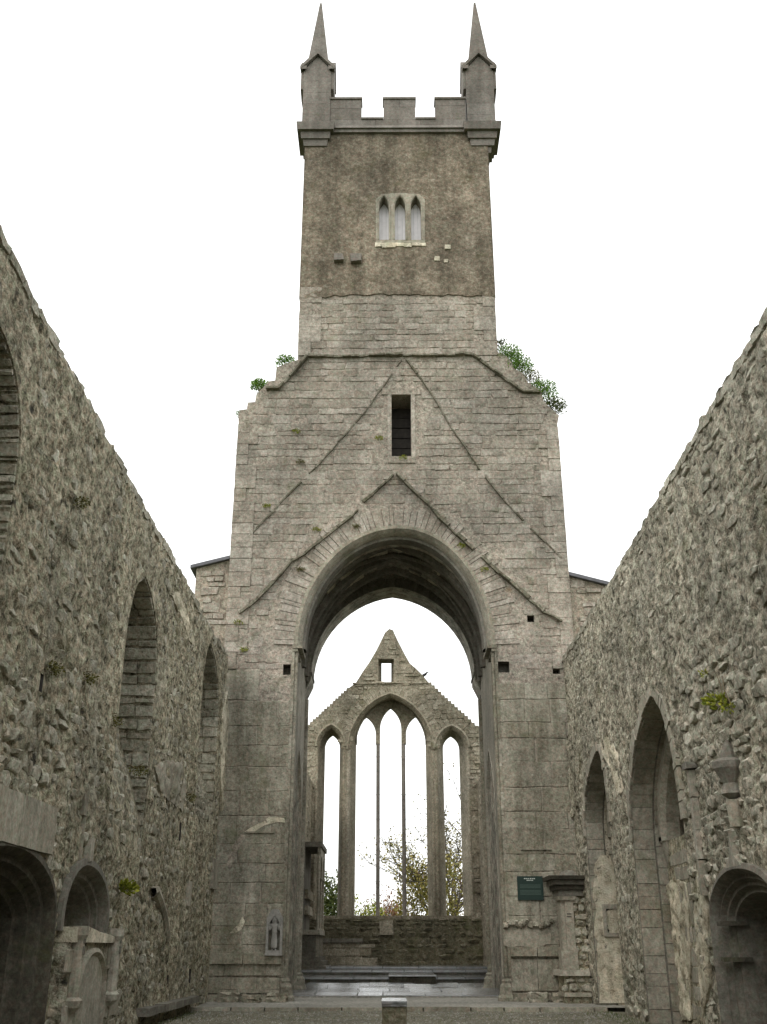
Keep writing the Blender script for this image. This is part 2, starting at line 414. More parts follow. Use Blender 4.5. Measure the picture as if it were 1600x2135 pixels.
# ------------------------------------------------------------------ stones
def proto_block(kind, seed):
    r = random.Random(seed); m = MB()
    if kind == 'rubble':
        n = r.choice((5, 6, 6, 7)); ring = []; tx, ty = r.uniform(-.5, .5), r.uniform(-.5, .5)
        for k in range(n):
            a = 2 * math.pi * (k + r.uniform(-.25, .25)) / n
            x, y = math.cos(a), math.sin(a); s = 1 / max(abs(x), abs(y)) ** .75
            ring.append((x * .5 * s * r.uniform(.84, 1.0), y * .5 * s * r.uniform(.84, 1.0)))
        lv = [(1.0, -.6, 0), (1.0, .45, 0), (.90, .85, .08), (.60, 1.0, .08)]
    else:
        j = .035 if kind == 'ashlar' else .09
        c = [(-.5, -.5), (0, -.5), (.5, -.5), (.5, .5), (0.1, .5), (-.5, .5)]
        ring = [(x + r.uniform(-j, j) * .8, y + r.uniform(-j, j)) for x, y in c]; n = 6
        lv = [(1.0, -.6, 0), (1.0, .6, 0), (.955 if kind == 'ashlar' else .92, 1.0, .05 if kind == 'ashlar' else .2)]
    vs = []
    for (s, z, jz) in lv:
        for (x, y) in ring: vs.append((x * s, y * s, z + r.uniform(-jz, jz) + ((tx * x + ty * y) * max(z, 0) if kind == 'rubble' else 0)))
    fs = []
    for i in range(len(lv) - 1):
        for k in range(n): fs.append((i * n + k, i * n + (k + 1) % n, (i + 1) * n + (k + 1) % n, (i + 1) * n + k))
    if kind == 'rubble':
        vs.append((r.uniform(-.1, .1), r.uniform(-.1, .1), r.uniform(.95, 1.1))); b = (len(lv) - 1) * n
        for k in range(n): fs.append((b + k, b + (k + 1) % n, len(vs) - 1))
    else: fs.append(tuple((len(lv) - 1) * n + k for k in range(n)))
    return vs, fs
PROTO = {k: [proto_block(k, 100 * i + len(k)) for i in range(10)] for k in ('rubble', 'ashlar', 'slab')}
_pm = {}
def proto_mesh(kind, i, mat):
    key = (kind, i, mat.name)
    if key not in _pm:
        vs, fs = PROTO[kind][i]; me = bpy.data.meshes.new('stone'); me.from_pydata(vs, [], fs); me.materials.append(mat)
        if kind == 'rubble': me.polygons.foreach_set('use_smooth', [True] * len(me.polygons)); me.set_sharp_from_angle(angle=R(35))
        _pm[key] = me
    return _pm[key]

def visible(p):
    q = Vector(p) - EYE; q = Vector((q.x * math.cos(YAW) + q.y * math.sin(YAW), -q.x * math.sin(YAW) + q.y * math.cos(YAW), q.z))
    dep = q.y * math.cos(PITCH) + q.z * math.sin(PITCH)
    if dep < .5: return False, 1
    x = q.x / dep * F; v = (-q.y * math.sin(PITCH) + q.z * math.cos(PITCH)) / dep * F
    return (-800 < x < 800 and -1067 < v < 1067), dep

def place(P, stones, mat, parent, name='stone', limit=300, gname='small_stones', kindtag=True):
    """stones: (u, v, w, h, depth, off, rot, kind); the largest in view become objects, the rest one mesh"""
    L = []
    for s in stones:
        ok, dep = visible(P.pt(s[0], s[1]))
        L.append(((1 if ok else .0001) * s[2] * s[3] / dep ** 2, s))
    L.sort(key=lambda t: -t[0]); m = MB(); cnt = 0
    for k, (a, s) in enumerate(L):
        u, v, w, h, dp, off, rot, kind = s; i = random.randrange(10)
        if k < limit and a > 0:
            o = bpy.data.objects.new(name, proto_mesh(kind, i, mat)); COL.objects.link(o)
            put(o, P.pt(u, v, off), parent)
            o.rotation_mode = 'QUATERNION'; o.rotation_quaternion = (P.M @ Matrix.Rotation(rot, 3, 'Z')).to_quaternion()
            o.scale = (w, h, dp)
        else:
            vs, fs = PROTO[kind][i]; c, sn = math.cos(rot), math.sin(rot)
            m.add([P.pt(u + (x * w) * c - (y * h) * sn, v + (x * w) * sn + (y * h) * c, off + z * dp) for x, y, z in vs], fs); cnt += 1
    if cnt:
        o = m.build(gname, mat, parent, smooth=True); o['kind'] = 'stuff'

def courses(u0, u1, v0, v1, hr, wr, ok, kind='slab', dp=(.015, .03), off=(-.01, .004), gap=.015, rot=.01, skip=0.0, holes=(), outline=None, wob=0.0):
    out = []; v = v0
    while v < v1 - .04:
        h = min(random.uniform(*hr), v1 - v); u = u0 - random.uniform(0, wr[0])
        while u < u1:
            w = random.uniform(*wr) * (.7 + .6 * random.random())
            hh = h * random.uniform(.82, 1.0)
            cu, cv = u + w / 2, v + hh / 2 + (random.uniform(-wob, wob) if wob else 0)
            u += w
            if random.random() < skip: continue
            if not ok(cu, cv): continue
            out.append((cu, cv, w - gap, hh - gap, random.uniform(*dp), random.uniform(*off), random.gauss(0, rot), kind))
        v += h
    # reject the ones that cross an opening or the outline
    if outline is not None or holes:
        A = np.array([(s[0], s[1], s[2], s[3]) for s in out]) if out else np.zeros((0, 4))
        k = np.ones(len(A), bool)
        for du, dv in ((-.5, -.5), (.5, -.5), (.5, .5), (-.5, .5), (0, .5), (0, -.5), (0, 0)):
            x = A[:, 0] + du * A[:, 2]; y = A[:, 1] + dv * A[:, 3]
            if outline is not None: k &= inpoly(x, y, outline)
            for h in holes: k &= ~inpoly(x, y, h)
        out = [s for s, q in zip(out, k) if q]
    return out

def voussoirs(P, path, depth, n, mat, parent, d=.02, name='voussoir', back=.03, gap=.012, outside=True, irregular=.0, skip=()):
    """radial arch stones along path (open polyline)"""
    L = [0]
    for a, b in zip(path, path[1:]): L.append(L[-1] + math.hypot(b[0] - a[0], b[1] - a[1]))
    def at(t):
        for i in range(len(path) - 1):
            if L[i + 1] >= t or i == len(path) - 2:
                q = (t - L[i]) / (L[i + 1] - L[i] + 1e-9); a, b = path[i], path[i + 1]
                du, dv = b[0] - a[0], b[1] - a[1]; l = math.hypot(du, dv)
                return (a[0] + du * q, a[1] + dv * q), (-dv / l, du / l)
    ts = [L[-1] * k / n for k in range(n + 1)]
    ts = [t + (random.uniform(-.3, .3) * L[-1] / n if 0 < k < n else 0) for k, t in enumerate(ts)]
    for k in range(n):
        if k in skip: continue
        (p0, n0), (p1, n1) = at(ts[k] + gap / 2), at(ts[k + 1] - gap / 2)
        D = depth * (1 + random.uniform(-irregular, irregular)); dd = d + random.uniform(-.3, .5) * d
        q = [p0, p1, (p1[0] + n1[0] * D, p1[1] + n1[1] * D), (p0[0] + n0[0] * D, p0[1] + n0[1] * D)]
        cu = sum(a[0] for a in q) / 4; cv = sum(a[1] for a in q) / 4
        q2 = [(cu + (a - cu) * .95, cv + (b - cv) * .95) for a, b in q]
        m = MB(); m.add([P.pt(*a, -back) for a in q] + [P.pt(*a, dd * .6) for a in q] + [P.pt(*a, dd) for a in q2],
                        [(i, (i + 1) % 4, 4 + (i + 1) % 4, 4 + i) for i in range(4)] + [(4 + i, 4 + (i + 1) % 4, 8 + (i + 1) % 4, 8 + i) for i in range(4)] + [(8, 9, 10, 11)])
        m.build(name, mat, parent)

def ledge(P, pts, w, d, mat, parent, name, m=None, broken=0.0, back=.06):
    """projecting drip course along px polyline pts (already u,v); built in irregular lengths"""
    own = m is None
    pts = resample(pts, .26, closed=False); pts = [(u + random.uniform(-.012, .012), v + random.uniform(-.02, .02)) for u, v in pts]
    for a, b in zip(pts, pts[1:]):
        if random.random() < broken: continue
        ww = w * random.uniform(.6, 1.4); dd = d * random.uniform(.45, 1.25)
        du, dv = b[0] - a[0], b[1] - a[1]; l = math.hypot(du, dv); nu, nv = -dv / l, du / l
        if nv < 0: nu, nv = -nu, -nv
        e = .004; a2 = (a[0] + du / l * e, a[1] + dv / l * e); b2 = (b[0] - du / l * e, b[1] - dv / l * e)
        q = []
        if own: m = MB()
        for p in (a2, b2):
            q += [P.pt(p[0], p[1], -back), P.pt(p[0], p[1], dd), P.pt(p[0] + nu * ww * .45, p[1] + nv * ww * .45, dd), P.pt(p[0] + nu * ww, p[1] + nv * ww, -back)]
        m.add(q, [(0, 1, 5, 4), (1, 2, 6, 5), (2, 3, 7, 6), (3, 0, 4, 7), (0, 3, 2, 1), (4, 5, 6, 7)])
        if own: m.build(name, mat, parent)

def clump(name, loc, label, cat, n, rad, size, mat, group=None, stems=0, dirn=(0, 0, 1), squash=.7, stemlen=.5):
    root = thing(name, loc, label, cat, group); m = MB(); st = MB(); L = Vector(loc); D = Vector(dirn)
    for k in range(n):
        q = Vector((random.gauss(0, 1), random.gauss(0, 1), random.gauss(0, 1))).normalized() * rad * random.random() ** .5
        q.z *= squash; p = L + q + D * rad * .5
        t = (q.normalized() * .8 + D * .6 + Vector((random.uniform(-.5, .5), random.uniform(-.5, .5), random.uniform(-.2, .7)))).normalized()
        s = t.orthogonal().normalized(); s = Matrix.Rotation(random.uniform(0, 6.3), 3, t) @ s
        l = size * random.uniform(.6, 1.4); w = l * .3; nrm = t.cross(s)
        m.add([p, p + t * l * .5 + s * w + nrm * w * .2, p + t * l, p + t * l * .5 - s * w + nrm * w * .2], [(0, 1, 2, 3)])
    m.build('foliage', mat, root)
    for k in range(max(stems, 2)):
        e = L + Vector((random.uniform(-1, 1) * rad, random.uniform(-1, 1) * rad * .6, random.uniform(.5, 1) * (rad * .6 + (stemlen if k < stems else 0))))
        st.tube([L - D * .05, (L + e) / 2 + Vector((random.uniform(-.04, .04), 0, .04)), e], [.012, .009, .005], 4)
    st.build('stems', M['straw'], root)
    return root

# ================================================================== GROUND
def flat(name, x0, x1, y0, y1, z, mat, kind='structure', sp=None, amp=0):
    m = MB()
    if sp:
        nx = int((x1 - x0) / sp); ny = int((y1 - y0) / sp)
        gx, gy = np.meshgrid(np.linspace(x0, x1, nx + 1), np.linspace(y0, y1, ny + 1))
        gz = z + amp * fbm(gx * 1.7, gy * 1.7, 3, 4)
        m.v = [tuple(p) for p in np.stack([gx.ravel(), gy.ravel(), gz.ravel()], 1)]
        for j in range(ny):
            for i in range(nx): a = j * (nx + 1) + i; m.f.append((a, a + 1, a + nx + 2, a + nx + 1))
    else: m.add([(x0, y0, z), (x1, y0, z), (x1, y1, z), (x0, y1, z)], [(0, 1, 2, 3)])
    return tag(m.build(name, mat, None, smooth=bool(sp)), kind=kind)

flat('ground', -900, 900, -300, 1500, -.12, M['grass'])
flat('nave_floor', LX - .3, RX + .3, -6, 25.2, 0.0, M['turf'], sp=.25, amp=.03)
flat('gravel_path', -5.0, 5.6, 25.2, 30.0, .075, M['gravel'], sp=.25, amp=.008)
mk = MB()
x = LX
while x < RX:
    w = random.uniform(.7, 1.3); mk.box(x, min(x + w, RX) - .015, 25.08 + random.uniform(-.015, .015), 25.2, -.1, .085 + random.uniform(-.008, .008), .01, .012); x += w
tag(mk.build('path_kerb', M['dressed'], None), kind='structure')

# chancel floor with wet flagstones, the step up to the altar
cf = tag(bpy.data.objects.new('chancel_floor', None), kind='structure'); COL.objects.link(cf); put(cf, (0, 34, .09), None)
fm = MB(); fm.box(-2.75, 3.25, 30.0, 38.6, -.2, .105); fm.build('bedding', M['gravel'], cf)
y = 30.02; row = 0
while y < 38.5:
    h = random.uniform(.7, 1.25); h = min(h, 38.55 - y); x = -2.72 - random.uniform(0, .5)
    while x < 3.22:
        w = random.uniform(.6, 1.5); a, b = max(x, -2.72), min(x + w, 3.22); x += w
        if b - a < .1: continue
        t = MB(); g = .012; q = .02
        c = [(a + g, y + g), (b - g, y + g), (b - g, y + h - g), (a + g, y + h - g)]
        c = [(px + random.uniform(-q, q), py + random.uniform(0, q)) for px, py in c]; z = .125 + random.uniform(-.004, .008)
        tl = random.choice((.03, .05, .07, .08, .09)) * h; tz = [k + t_ for k, t_ in zip([random.uniform(-.006, .006) for _ in range(4)], (0, 0, tl, tl))]
        cc = (sum(p[0] for p in c) / 4, sum(p[1] for p in c) / 4)
        t.add([(px, py, .09) for px, py in c] + [(px, py, z - .012 + k) for (px, py), k in zip(c, tz)] + [(cc[0] + (px - cc[0]) * .97, cc[1] + (py - cc[1]) * .97, z + k) for (px, py), k in zip(c, tz)],
              [(i, (i + 1) % 4, 4 + (i + 1) % 4, 4 + i) for i in range(4)] + [(4 + i, 4 + (i + 1) % 4, 8 + (i + 1) % 4, 8 + i) for i in range(4)] + [(8, 9, 10, 11)])
        t.build('flagstone', M['wet'], cf)
    y += h
st = tag(bpy.data.objects.new('altar_steps', None), kind='structure'); COL.objects.link(st); put(st, (0.3, 40, .1), None)
for (y0, y1, z0, z1) in ((38.6, 41.3, -.1, .36), (41.3, 44.0, -.1, .52), (44.0, 48.0, -.1, .60)):
    m = MB(); m.box(-3.44, 4.04, y0, y1, z0, z1 - .07); m.build('riser', M['dark_dressed'], st)  # risers darker than the treads, their shadow put into the colour
    x = -3.44
    while x < 4.04:
        w = random.uniform(.9, 1.7); m = MB(); m.box(x, min(x + w, 4.04) - .012, y0 - .05, y1 - .06, z1 - .068, z1 + random.uniform(-.006, .006), .01, .01); m.build('tread', M['wet'], st); x += w

# ================================================================== TOWER
tower = thing('church_tower', (.32, TY, 0), 'tall grey stone church tower with battlements and two pinnacles above a wide arch', 'tower')
tp = PT.px
ZTOP = PT.px(830, 272)[1]                        # foot of the parapet
UL0, UL1, LL0, LL1 = -2.815, 3.465, -4.555, 5.19
left_sh = [tp(*p) for p in ((497, 861), (500, 855), (515, 853), (517, 839), (532, 838), (535, 822), (548, 809), (560, 795), (574, 793), (577, 766), (600, 757))]
right_sh = [tp(*p) for p in ((1046, 736), (1062, 748), (1075, 770), (1090, 778), (1101, 797), (1128, 814), (1134, 836), (1150, 853), (1166, 866))]
zl = left_sh[0][1]; zr = right_sh[-1][1]
outline = [(LL0, 0), (LL0, zl - .35)] + left_sh + [(UL0, tp(623, 750)[1]), (UL0, ZTOP), (UL1, ZTOP), (UL1, tp(1040, 735)[1])] + right_sh + [(LL1, zr - .3), (LL1, 0)]
def chip(pts):
    out = []
    for i, p in enumerate(pts):
        out.append(p)
        if i < len(pts) - 1 and abs(pts[i + 1][0] - p[0]) < .02 and abs(pts[i + 1][1] - p[1]) > 1.2:
            q = pts[i + 1]; n_ = int(abs(q[1] - p[1]) / .3)
            out += [(p[0] + random.choice((-.016, 0, 0, .012)) + random.uniform(-.008, .008), p[1] + (q[1] - p[1]) * k / n_) for k in range(1, n_)]
    return out
outline = chip(outline)
# openings
A0, A1, AS, AV = -2.61, 2.99, tp(615, 1345)[1], tp(832, 1097)[1]
AUC = tp(832, 1097)[0]
arch_out = arch(A0, A1, -.05, AS, AV, 16, AUC, True)
def rect(x0, y0, x1, y1, P=PT):
    a = P.px(x0, y1); b = P.px(x1, y0); return [a, (a[0], b[1]), b, (b[0], a[1])]
slit = rect(817, 823, 857, 952)
holesq = [rect(590, 1385, 607, 1407), rect(1036, 1379, 1062, 1402), rect(1153, 1389, 1167, 1405), rect(1100, 1283, 1114, 1297)]
belf = [tp(784, 508), tp(784, 418), tp(795, 407), tp(835, 404), tp(874, 407), tp(886, 418), tp(886, 508)]
ZREND = tp(830, 619)[1]
def relief_t(u, v):
    return .012 * fbm(u * .8, v * .8, 5, 3) + .022 * fbm(u * 5, v * 8, 9, 3, .65) - .010
body_outline = [p for p in outline]
sheet('masonry_core', PT, outline, [arch_out, slit, belf] + holesq, .065, relief_t, M['tower_mortar'], tower, skirt=.0)
# returns: sides, back and top
m = MB(); n = len(outline)
for i in range(n - 1):
    (a, b), (c, d) = outline[i], outline[i + 1]
    m.add([PT.pt(a, b), PT.pt(c, d), PT.pt(c, d, -6.3), PT.pt(a, b, -6.3)], [(0, 1, 2, 3)])
m.build('side_walls', M['tower_mortar'], tower)
# back (chancel side) wall with the rear arch
B0, B1, BS, BV = -2.5, 2.83, 9.5, 12.52
arch_back = arch(B0, B1, 9.5, BS, BV, 14)
back_hole = [(-2.78, -.05), (-2.78, 8.75), (-2.5, 9.35)] + arch_back + [(2.83, 9.35), (3.12, 8.75), (3.12, -.05)]
plate(PT, [(LL0, 0), (LL0, 16), (UL0, 17), (UL0, ZTOP), (UL1, ZTOP), (UL1, 17), (LL1, 16), (LL1, 0)], [], -6.3, -6.28)
mb = plate(PT, [(LL0 + .01, -.1), (LL0 + .01, 16), (UL0 + .01, 17), (UL0 + .01, ZTOP - .01), (UL1 - .01, ZTOP - .01), (UL1 - .01, 17), (LL1 - .01, 16), (LL1 - .01, -.1)], [back_hole], -6.3, -5.1)
mb.build('rear_wall', M['vault'], tower)
# front arch soffit, inner wall face
m = MB()
SOFF = .20
moulding(PT, [p for p in arch_out if p[1] >= AS - 1e-6], [(SOFF, -.28), (SOFF, -1.2)], m)
m.build('arch_soffit', M['vault'], tower, smooth=True)
# crossing vault: barrel slightly higher than the arches
va = arch(-2.74, 3.08, .0, 9.3, 13.0, 16)
m = MB()
NS = 14
moulding(PT, va, [(0.0 + .03 * math.sin(k * 1.7), -1.2 - 3.9 * k / NS) for k in range(NS + 1)], m)
m.build('crossing_vault', M['vault'], tower, smooth=True)
inner = [(p[0] + (SOFF if p[0] < AUC else -SOFF), p[1]) for p in arch_out]
# inner face of the front wall (ring between soffit and vault) 
m = MB(); moulding(PT, [p for p in arch_out if p[1] >= AS - 1e-6], [(SOFF, -1.2), (-1.2, -1.2)], m); m.build('inner_face', M['vault'], tower)
# transverse ribs across the crossing
for dd in (-2.15, -3.35, -4.5):
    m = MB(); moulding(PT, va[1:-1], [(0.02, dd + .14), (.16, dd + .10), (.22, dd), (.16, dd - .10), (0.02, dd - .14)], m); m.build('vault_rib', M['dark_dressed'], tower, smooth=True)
# diagonal ribs
for sg in (1, -1):
    pts = []
    for k in range(25):
        t = k / 24; i = t * (len(va) - 3) + 1; j = int(min(i, len(va) - 2)); q = i - j
        a, b = va[j], va[min(j + 1, len(va) - 1)]
        u = a[0] * (1 - q) + b[0] * q; v = a[1] * (1 - q) + b[1] * q
        pts.append(PT.pt(u * .97 + .01, v - .05, -1.35 - 3.6 * (t if sg > 0 else 1 - t)))
    m = MB(); m.tube(pts, .09, 6); m.build('diagonal_rib', M['dark_dressed'], tower, smooth=True)
# rubble patches where the vault plaster has dropped
def vault_patch(n):
    for k in range(n):
        t = random.uniform(.25, .75); i = int(t * (len(va) - 2)); a, b = va[i], va[i + 1]
        mm = MB(); q = random.random(); u, v = a[0] * (1 - q) + b[0] * q, a[1] * (1 - q) + b[1] * q
        du, dv = b[0] - a[0], b[1] - a[1]; l = math.hypot(du, dv); du /= l; dv /= l; nu, nv = dv, -du
        w, L = random.uniform(.12, .3), random.uniform(.10, .28); d = random.uniform(-4.8, -1.5)
        P8 = []
        for s, e in ((1, -.05), (.85, .035)):
            for x, y in ((-1, -1), (1, -1), (1, 1), (-1, 1)):
                P8.append(PT.pt(u + du * x * w * s + nu * e, v + dv * x * w * s + nv * e, d + y * L * s))
        mm.add(P8, [(0, 1, 5, 4), (1, 2, 6, 5), (2, 3, 7, 6), (3, 0, 4, 7), (4, 5, 6, 7)]); mm.build('vault_stone', M['dark_dressed'] if random.random() < .45 else M['limewash'], tower)
vault_patch(70)
# rear arch soffit ring stones
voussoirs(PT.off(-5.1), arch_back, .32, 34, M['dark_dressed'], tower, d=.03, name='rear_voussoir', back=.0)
for sx, cx in ((-1, -2.5), (1, 2.83)):
    m = MB(); m.add([(cx, TY + 5.05, 9.5), (cx + sx * .4, TY + 5.05, 9.5), (cx + sx * .4, TY + 6.32, 9.5), (cx, TY + 6.32, 9.5),
                     (cx + sx * .25, TY + 5.08, 8.8), (cx + sx * .4, TY + 5.08, 8.8), (cx + sx * .4, TY + 6.3, 8.8), (cx + sx * .25, TY + 6.3, 8.8)],
                    [(0, 1, 2, 3), (4, 7, 6, 5), (0, 4, 5, 1), (1, 5, 6, 2), (2, 6, 7, 3), (3, 7, 4, 0)])
    m.box(min(cx - sx * .03, cx + sx * .4), max(cx - sx * .03, cx + sx * .4), TY + 5.06, TY + 6.33, 9.49, 9.58)
    m.build('rear_corbel', M['dark_dressed'], tower)
# side walls of the crossing with their tall pointed doorways
for sx, X in ((-1, -2.67), (1, 3.02)):
    Pc = Plane((X, 0, 0), (0, 1, 0), (1, 0, 0)) if sx < 0 else Plane((X, 0, 0), (0, -1, 0), (-1, 0, 0))
    s = 1 if sx < 0 else -1
    uo = sorted((s * 29.2, s * 33.1)); ud = sorted((s * 29.9, s * 32.75))
    door = arch(ud[0], ud[1], -.02, 4.4, 6.75, 8)
    mm = plate(Pc, [(uo[0], -.1), (uo[0], 10.2), (uo[1], 10.2), (uo[1], -.1)], [door], -.7, .0)
    mm.build('crossing_wall', M['dressed'], tower)
    mm = MB(); moulding(Pc, door, [(-.06, .0), (-.05, .015), (0, .015), (.05, -.06), (.05, -.25), (.10, -.3)], mm); mm.build('doorway_moulding', M['dressed'], tower)
    mm = MB(); z = 0
    while z < 7:
        h = random.uniform(.3, .5); mm.pbox(Pc, ud[0] - .1, ud[1] + .1, z + .01, z + h - .01, -.9, -.42 + random.uniform(0, .02)); z += h
    mm.build('doorway_blocking', M['dark_dressed'], tower)
    mm = MB(); mm.pbox(Pc, ud[0] - .1, ud[1] + .1, 4.05, 4.2, -.5, -.34); mm.build('doorway_string', M['damp_shade'], tower)

# moulded order of the front arch, shafts, capitals and bases
arc_only = [p for p in arch_out if p[1] >= AS - 1e-6]
m = MB(); moulding(PT, arc_only, [(-.02, -.02), (-.02, .035), (.08, .035), (.10, .0), (.14, -.06), (.18, -.16), (.20, -.30)], m); m.build('arch_order', M['dressed'], tower, smooth=True)
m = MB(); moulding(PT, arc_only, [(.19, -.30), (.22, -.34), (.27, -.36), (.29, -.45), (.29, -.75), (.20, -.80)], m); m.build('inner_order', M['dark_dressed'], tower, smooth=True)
for sx, u in ((-1, A0), (1, A1)):
    s = -sx
    z = .62
    while z < AS - .2:
        z2 = min(z + random.uniform(.42, .75), AS - .19); jamb = MB(); jamb.box(*sorted((u - s * .06, u + s * (.012 + random.uniform(0, .008)))), TY - .014 - random.uniform(0, .01), TY + random.uniform(.5, .7), z + .004, z2 - .004); jamb.box(*sorted((u - s * .06, u + s * (.008 + random.uniform(0, .008)))), TY + .706, TY + 1.2, z + .004, z2 - .004); jamb.build('jamb_stone', M['pier_stone'], tower); z = z2
    m = MB(); m.lathe(u + s * .05, TY + .09, [(.07, .62), (.065, 1.2), (.065, AS - .2)], 12); m.build('shaft', M['pier_stone'], tower, smooth=True)
    m = MB(); m.box(*sorted((u - s * .05, u + s * .10)), TY - .03, TY + 1.2, AS - .19, AS - .10); m.box(*sorted((u - s * .05, u + s * .22)), TY - .05, TY + 1.2, AS - .098, AS - .002); m.build('capital', M['pier_stone'], tower)
    m = MB(); m.lathe(u + s * .04, TY + .12, [(.26, .0), (.26, .16), (.22, .22), (.20, .40), (.14, .48), (.15, .53), (.10, .60), (.075, .64)], 8, rot=R(22.5)); m.build('base', M['pier_stone'], tower)
    m = MB(); m.box(*sorted((u - s * .06, u + s * .06)), TY + .1, TY + 1.2, .0, .61); m.build('jamb_plinth', M['pier_stone'], tower)
    Xr = -2.66 if sx < 0 else 3.01
    m = MB(); m.lathe(Xr, TY + 5.2, [(.10, .6), (.095, 8.7)], 12); m.build('rear_shaft', M['pier_stone'], tower, smooth=True)
    m = MB(); m.lathe(Xr, TY + 5.15, [(.28, .0), (.28, .2), (.24, .28), (.22, .45), (.16, .52), (.17, .57), (.11, .62)], 8, rot=R(22.5)); m.build('rear_base', M['pier_stone'], tower)

# weathered render coat on the upper stage
ru = [(UL0 - .004, tp(628, 622)[1])]
for i in range(1, 40):
    x = 628 + (1036 - 628) * i / 40; y = 619 - 4 * math.sin(i / 40 * 3.14) + random.uniform(-2.2, 2.2) + (4 if i < 6 else 0); ru.append(tp(x, y))
ru += [(UL1 + .004, tp(1036, 622)[1]), (UL1 + .004, ZTOP), (UL0 - .004, ZTOP)]
def relief_r(u, v): return .03 * fbm(u * .7, v * .7, 21, 3) + .02 * fbm(u * 5, v * 5, 23, 4)
sheet('render_coat', PT, ru, [belf], .075, relief_r, M['render'], tower, skirt=.05, d0=.035, edge_fade=.08, skirt_holes=True)
m = MB()
for sx, u in ((-1, UL0), (1, UL1)):
    m.box(*sorted((u + sx * .005, u + sx * .03)), TY - .02, TY + 6.3, ru[0][1], ZTOP)
m.build('side_render', M['render'], tower)
# two stub corbels and broken stones under the belfry window
m = MB()
for (x0, y0, x1, y1) in ((698, 536, 717, 549), (731, 536, 755, 551)):
    a = tp(x0, y1); b = tp(x1, y0); mm = MB(); mm.pbox(PT, a[0], b[0], a[1], b[1], -.1, .22, .03); mm.build('stub_corbel', M['parapet'], tower)
for (x, y, w, h) in ((905, 546, .2, .16), (926, 549, .12, .12), (928, 521, .2, .14), (703, 540, .2, .1)):
    a = tp(x, y); mm = MB(); mm.pbox(PT, a[0], a[0] + w, a[1], a[1] + h, -.1, .075, .02); mm.build('exposed_stone', M['limewash'], tower)

# belfry window
lights = []
for (x0, x1) in ((791, 811), (824, 846), (858, 879)):
    a = tp(x0, 502); b = tp(x1, 502); c = tp((x0 + x1) / 2, 411); s_ = tp(x0, 432)
    lights.append(arch(a[0], b[0], a[1], s_[1], c[1], 7))
fr = plate(PT, belf, lights, -.5, .055).build('belfry_window', M['dressed'], tower)
for Lg in lights:
    mm = MB(); moulding(PT, Lg, [(-.055, .054), (-.04, .085), (-.015, .07), (.0, .03)], mm); mm.build('light_moulding', M['dressed'], fr)
for Lg in lights:
    u0, u1 = Lg[0][0], Lg[-1][0]; v0 = Lg[0][1]; v1 = max(p[1] for p in Lg)
    mm = MB(); n_ = 3
    for k in range(n_): mm.pbox(PT, u0 - .05 + (u1 - u0 + .1) * k / n_ + .003, u0 - .05 + (u1 - u0 + .1) * (k + 1) / n_ - .003, v0 - .1, v1 + .1, -.40, -.36)
    mm.build('shutter', M['shutter'], fr)
a = tp(783, 517); b = tp(888, 506); mm = MB()
x = a[0]
while x < b[0]:
    w = random.uniform(.14, .3); mm.pbox(PT, x, min(x + w, b[0]), a[1] + random.uniform(-.06, .06), b[1] - .05, -.1, .06 + random.uniform(0, .02), .012); x += w
mm.build('window_sill', M['limewash'], fr)

# dark slit window with old boards inside
(sa, sb), _, (sc_, sd_), _ = slit
rev = MB()
rev.pbox(PT, sa - .12, sa, sb - .1, sd_ + .1, -1.0, .02); rev.pbox(PT, sc_, sc_ + .12, sb - .1, sd_ + .1, -1.0, .02); rev.pbox(PT, sa - .3, sc_ + .3, sd_, sd_ + .22, -1.0, .025); rev.pbox(PT, sa - .1, sc_ + .1, sb - .22, sb, -1.0, .03)
sw = rev.build('slit_window', M['tower_stone'], tower)
for k in range(6):
    z0 = sb + (sd_ - sb) * k / 6; mm = MB(); mm.pbox(PT, sa - .05, sc_ + .05, z0 + .02, z0 + (sd_ - sb) / 6 - .01, -1.0, -.92 + random.uniform(0, .05)); mm.build('board', M['wood'], sw)
for hq in holesq:
    mm = MB(); k = len(hq); mm.add([PT.pt(*p, .0) for p in hq] + [PT.pt(*p, -.4) for p in hq], [(i, (i + 1) % k, k + (i + 1) % k, k + i) for i in range(k)] + [(k, k + 1, k + 2, k + 3)])
    mm.build('putlog_hole', M['dark_dressed'], tower)

# roof scars (weather mouldings of lost roofs)
top_line = [tp(*p) for p in ((556, 816), (583, 815), (642, 747), (985, 743), (1090, 822), (1128, 820))]
ledge(PT, top_line, .14, .16, M['scar'], tower, 'drip_moulding')
third_l = [tp(*p) for p in ((822, 992), (790, 1022), (760, 1050), (735, 1080), (690, 1115), (640, 1155), (610, 1172), (575, 1215), (540, 1250), (500, 1282))]
third_r = [tp(*p) for p in ((826, 992), (858, 1024), (890, 1052), (915, 1083), (950, 1118), (985, 1150), (1020, 1180), (1060, 1215), (1100, 1250), (1130, 1278), (1170, 1298))]
ledge(PT, third_l[::-1], .12, .13, M['scar'], tower, 'roof_scar', broken=.08); ledge(PT, third_r, .14, .17, M['scar'], tower, 'roof_scar', broken=.06)
sec_l = [tp(*p) for p in ((838, 752), (800, 806), (770, 850), (730, 898), (660, 975), (630, 1005), (600, 1035), (555, 1085), (520, 1120))]
sec_r = [tp(*p) for p in ((846, 752), (880, 795), (905, 832), (935, 885), (960, 920), (1010, 997), (1060, 1055), (1105, 1102), (1170, 1165))]
ledge(PT, sec_l[::-1], .075, .055, M['scar'], tower, 'roof_scar', broken=.14); ledge(PT, sec_r, .085, .08, M['scar'], tower, 'roof_scar', broken=.10)

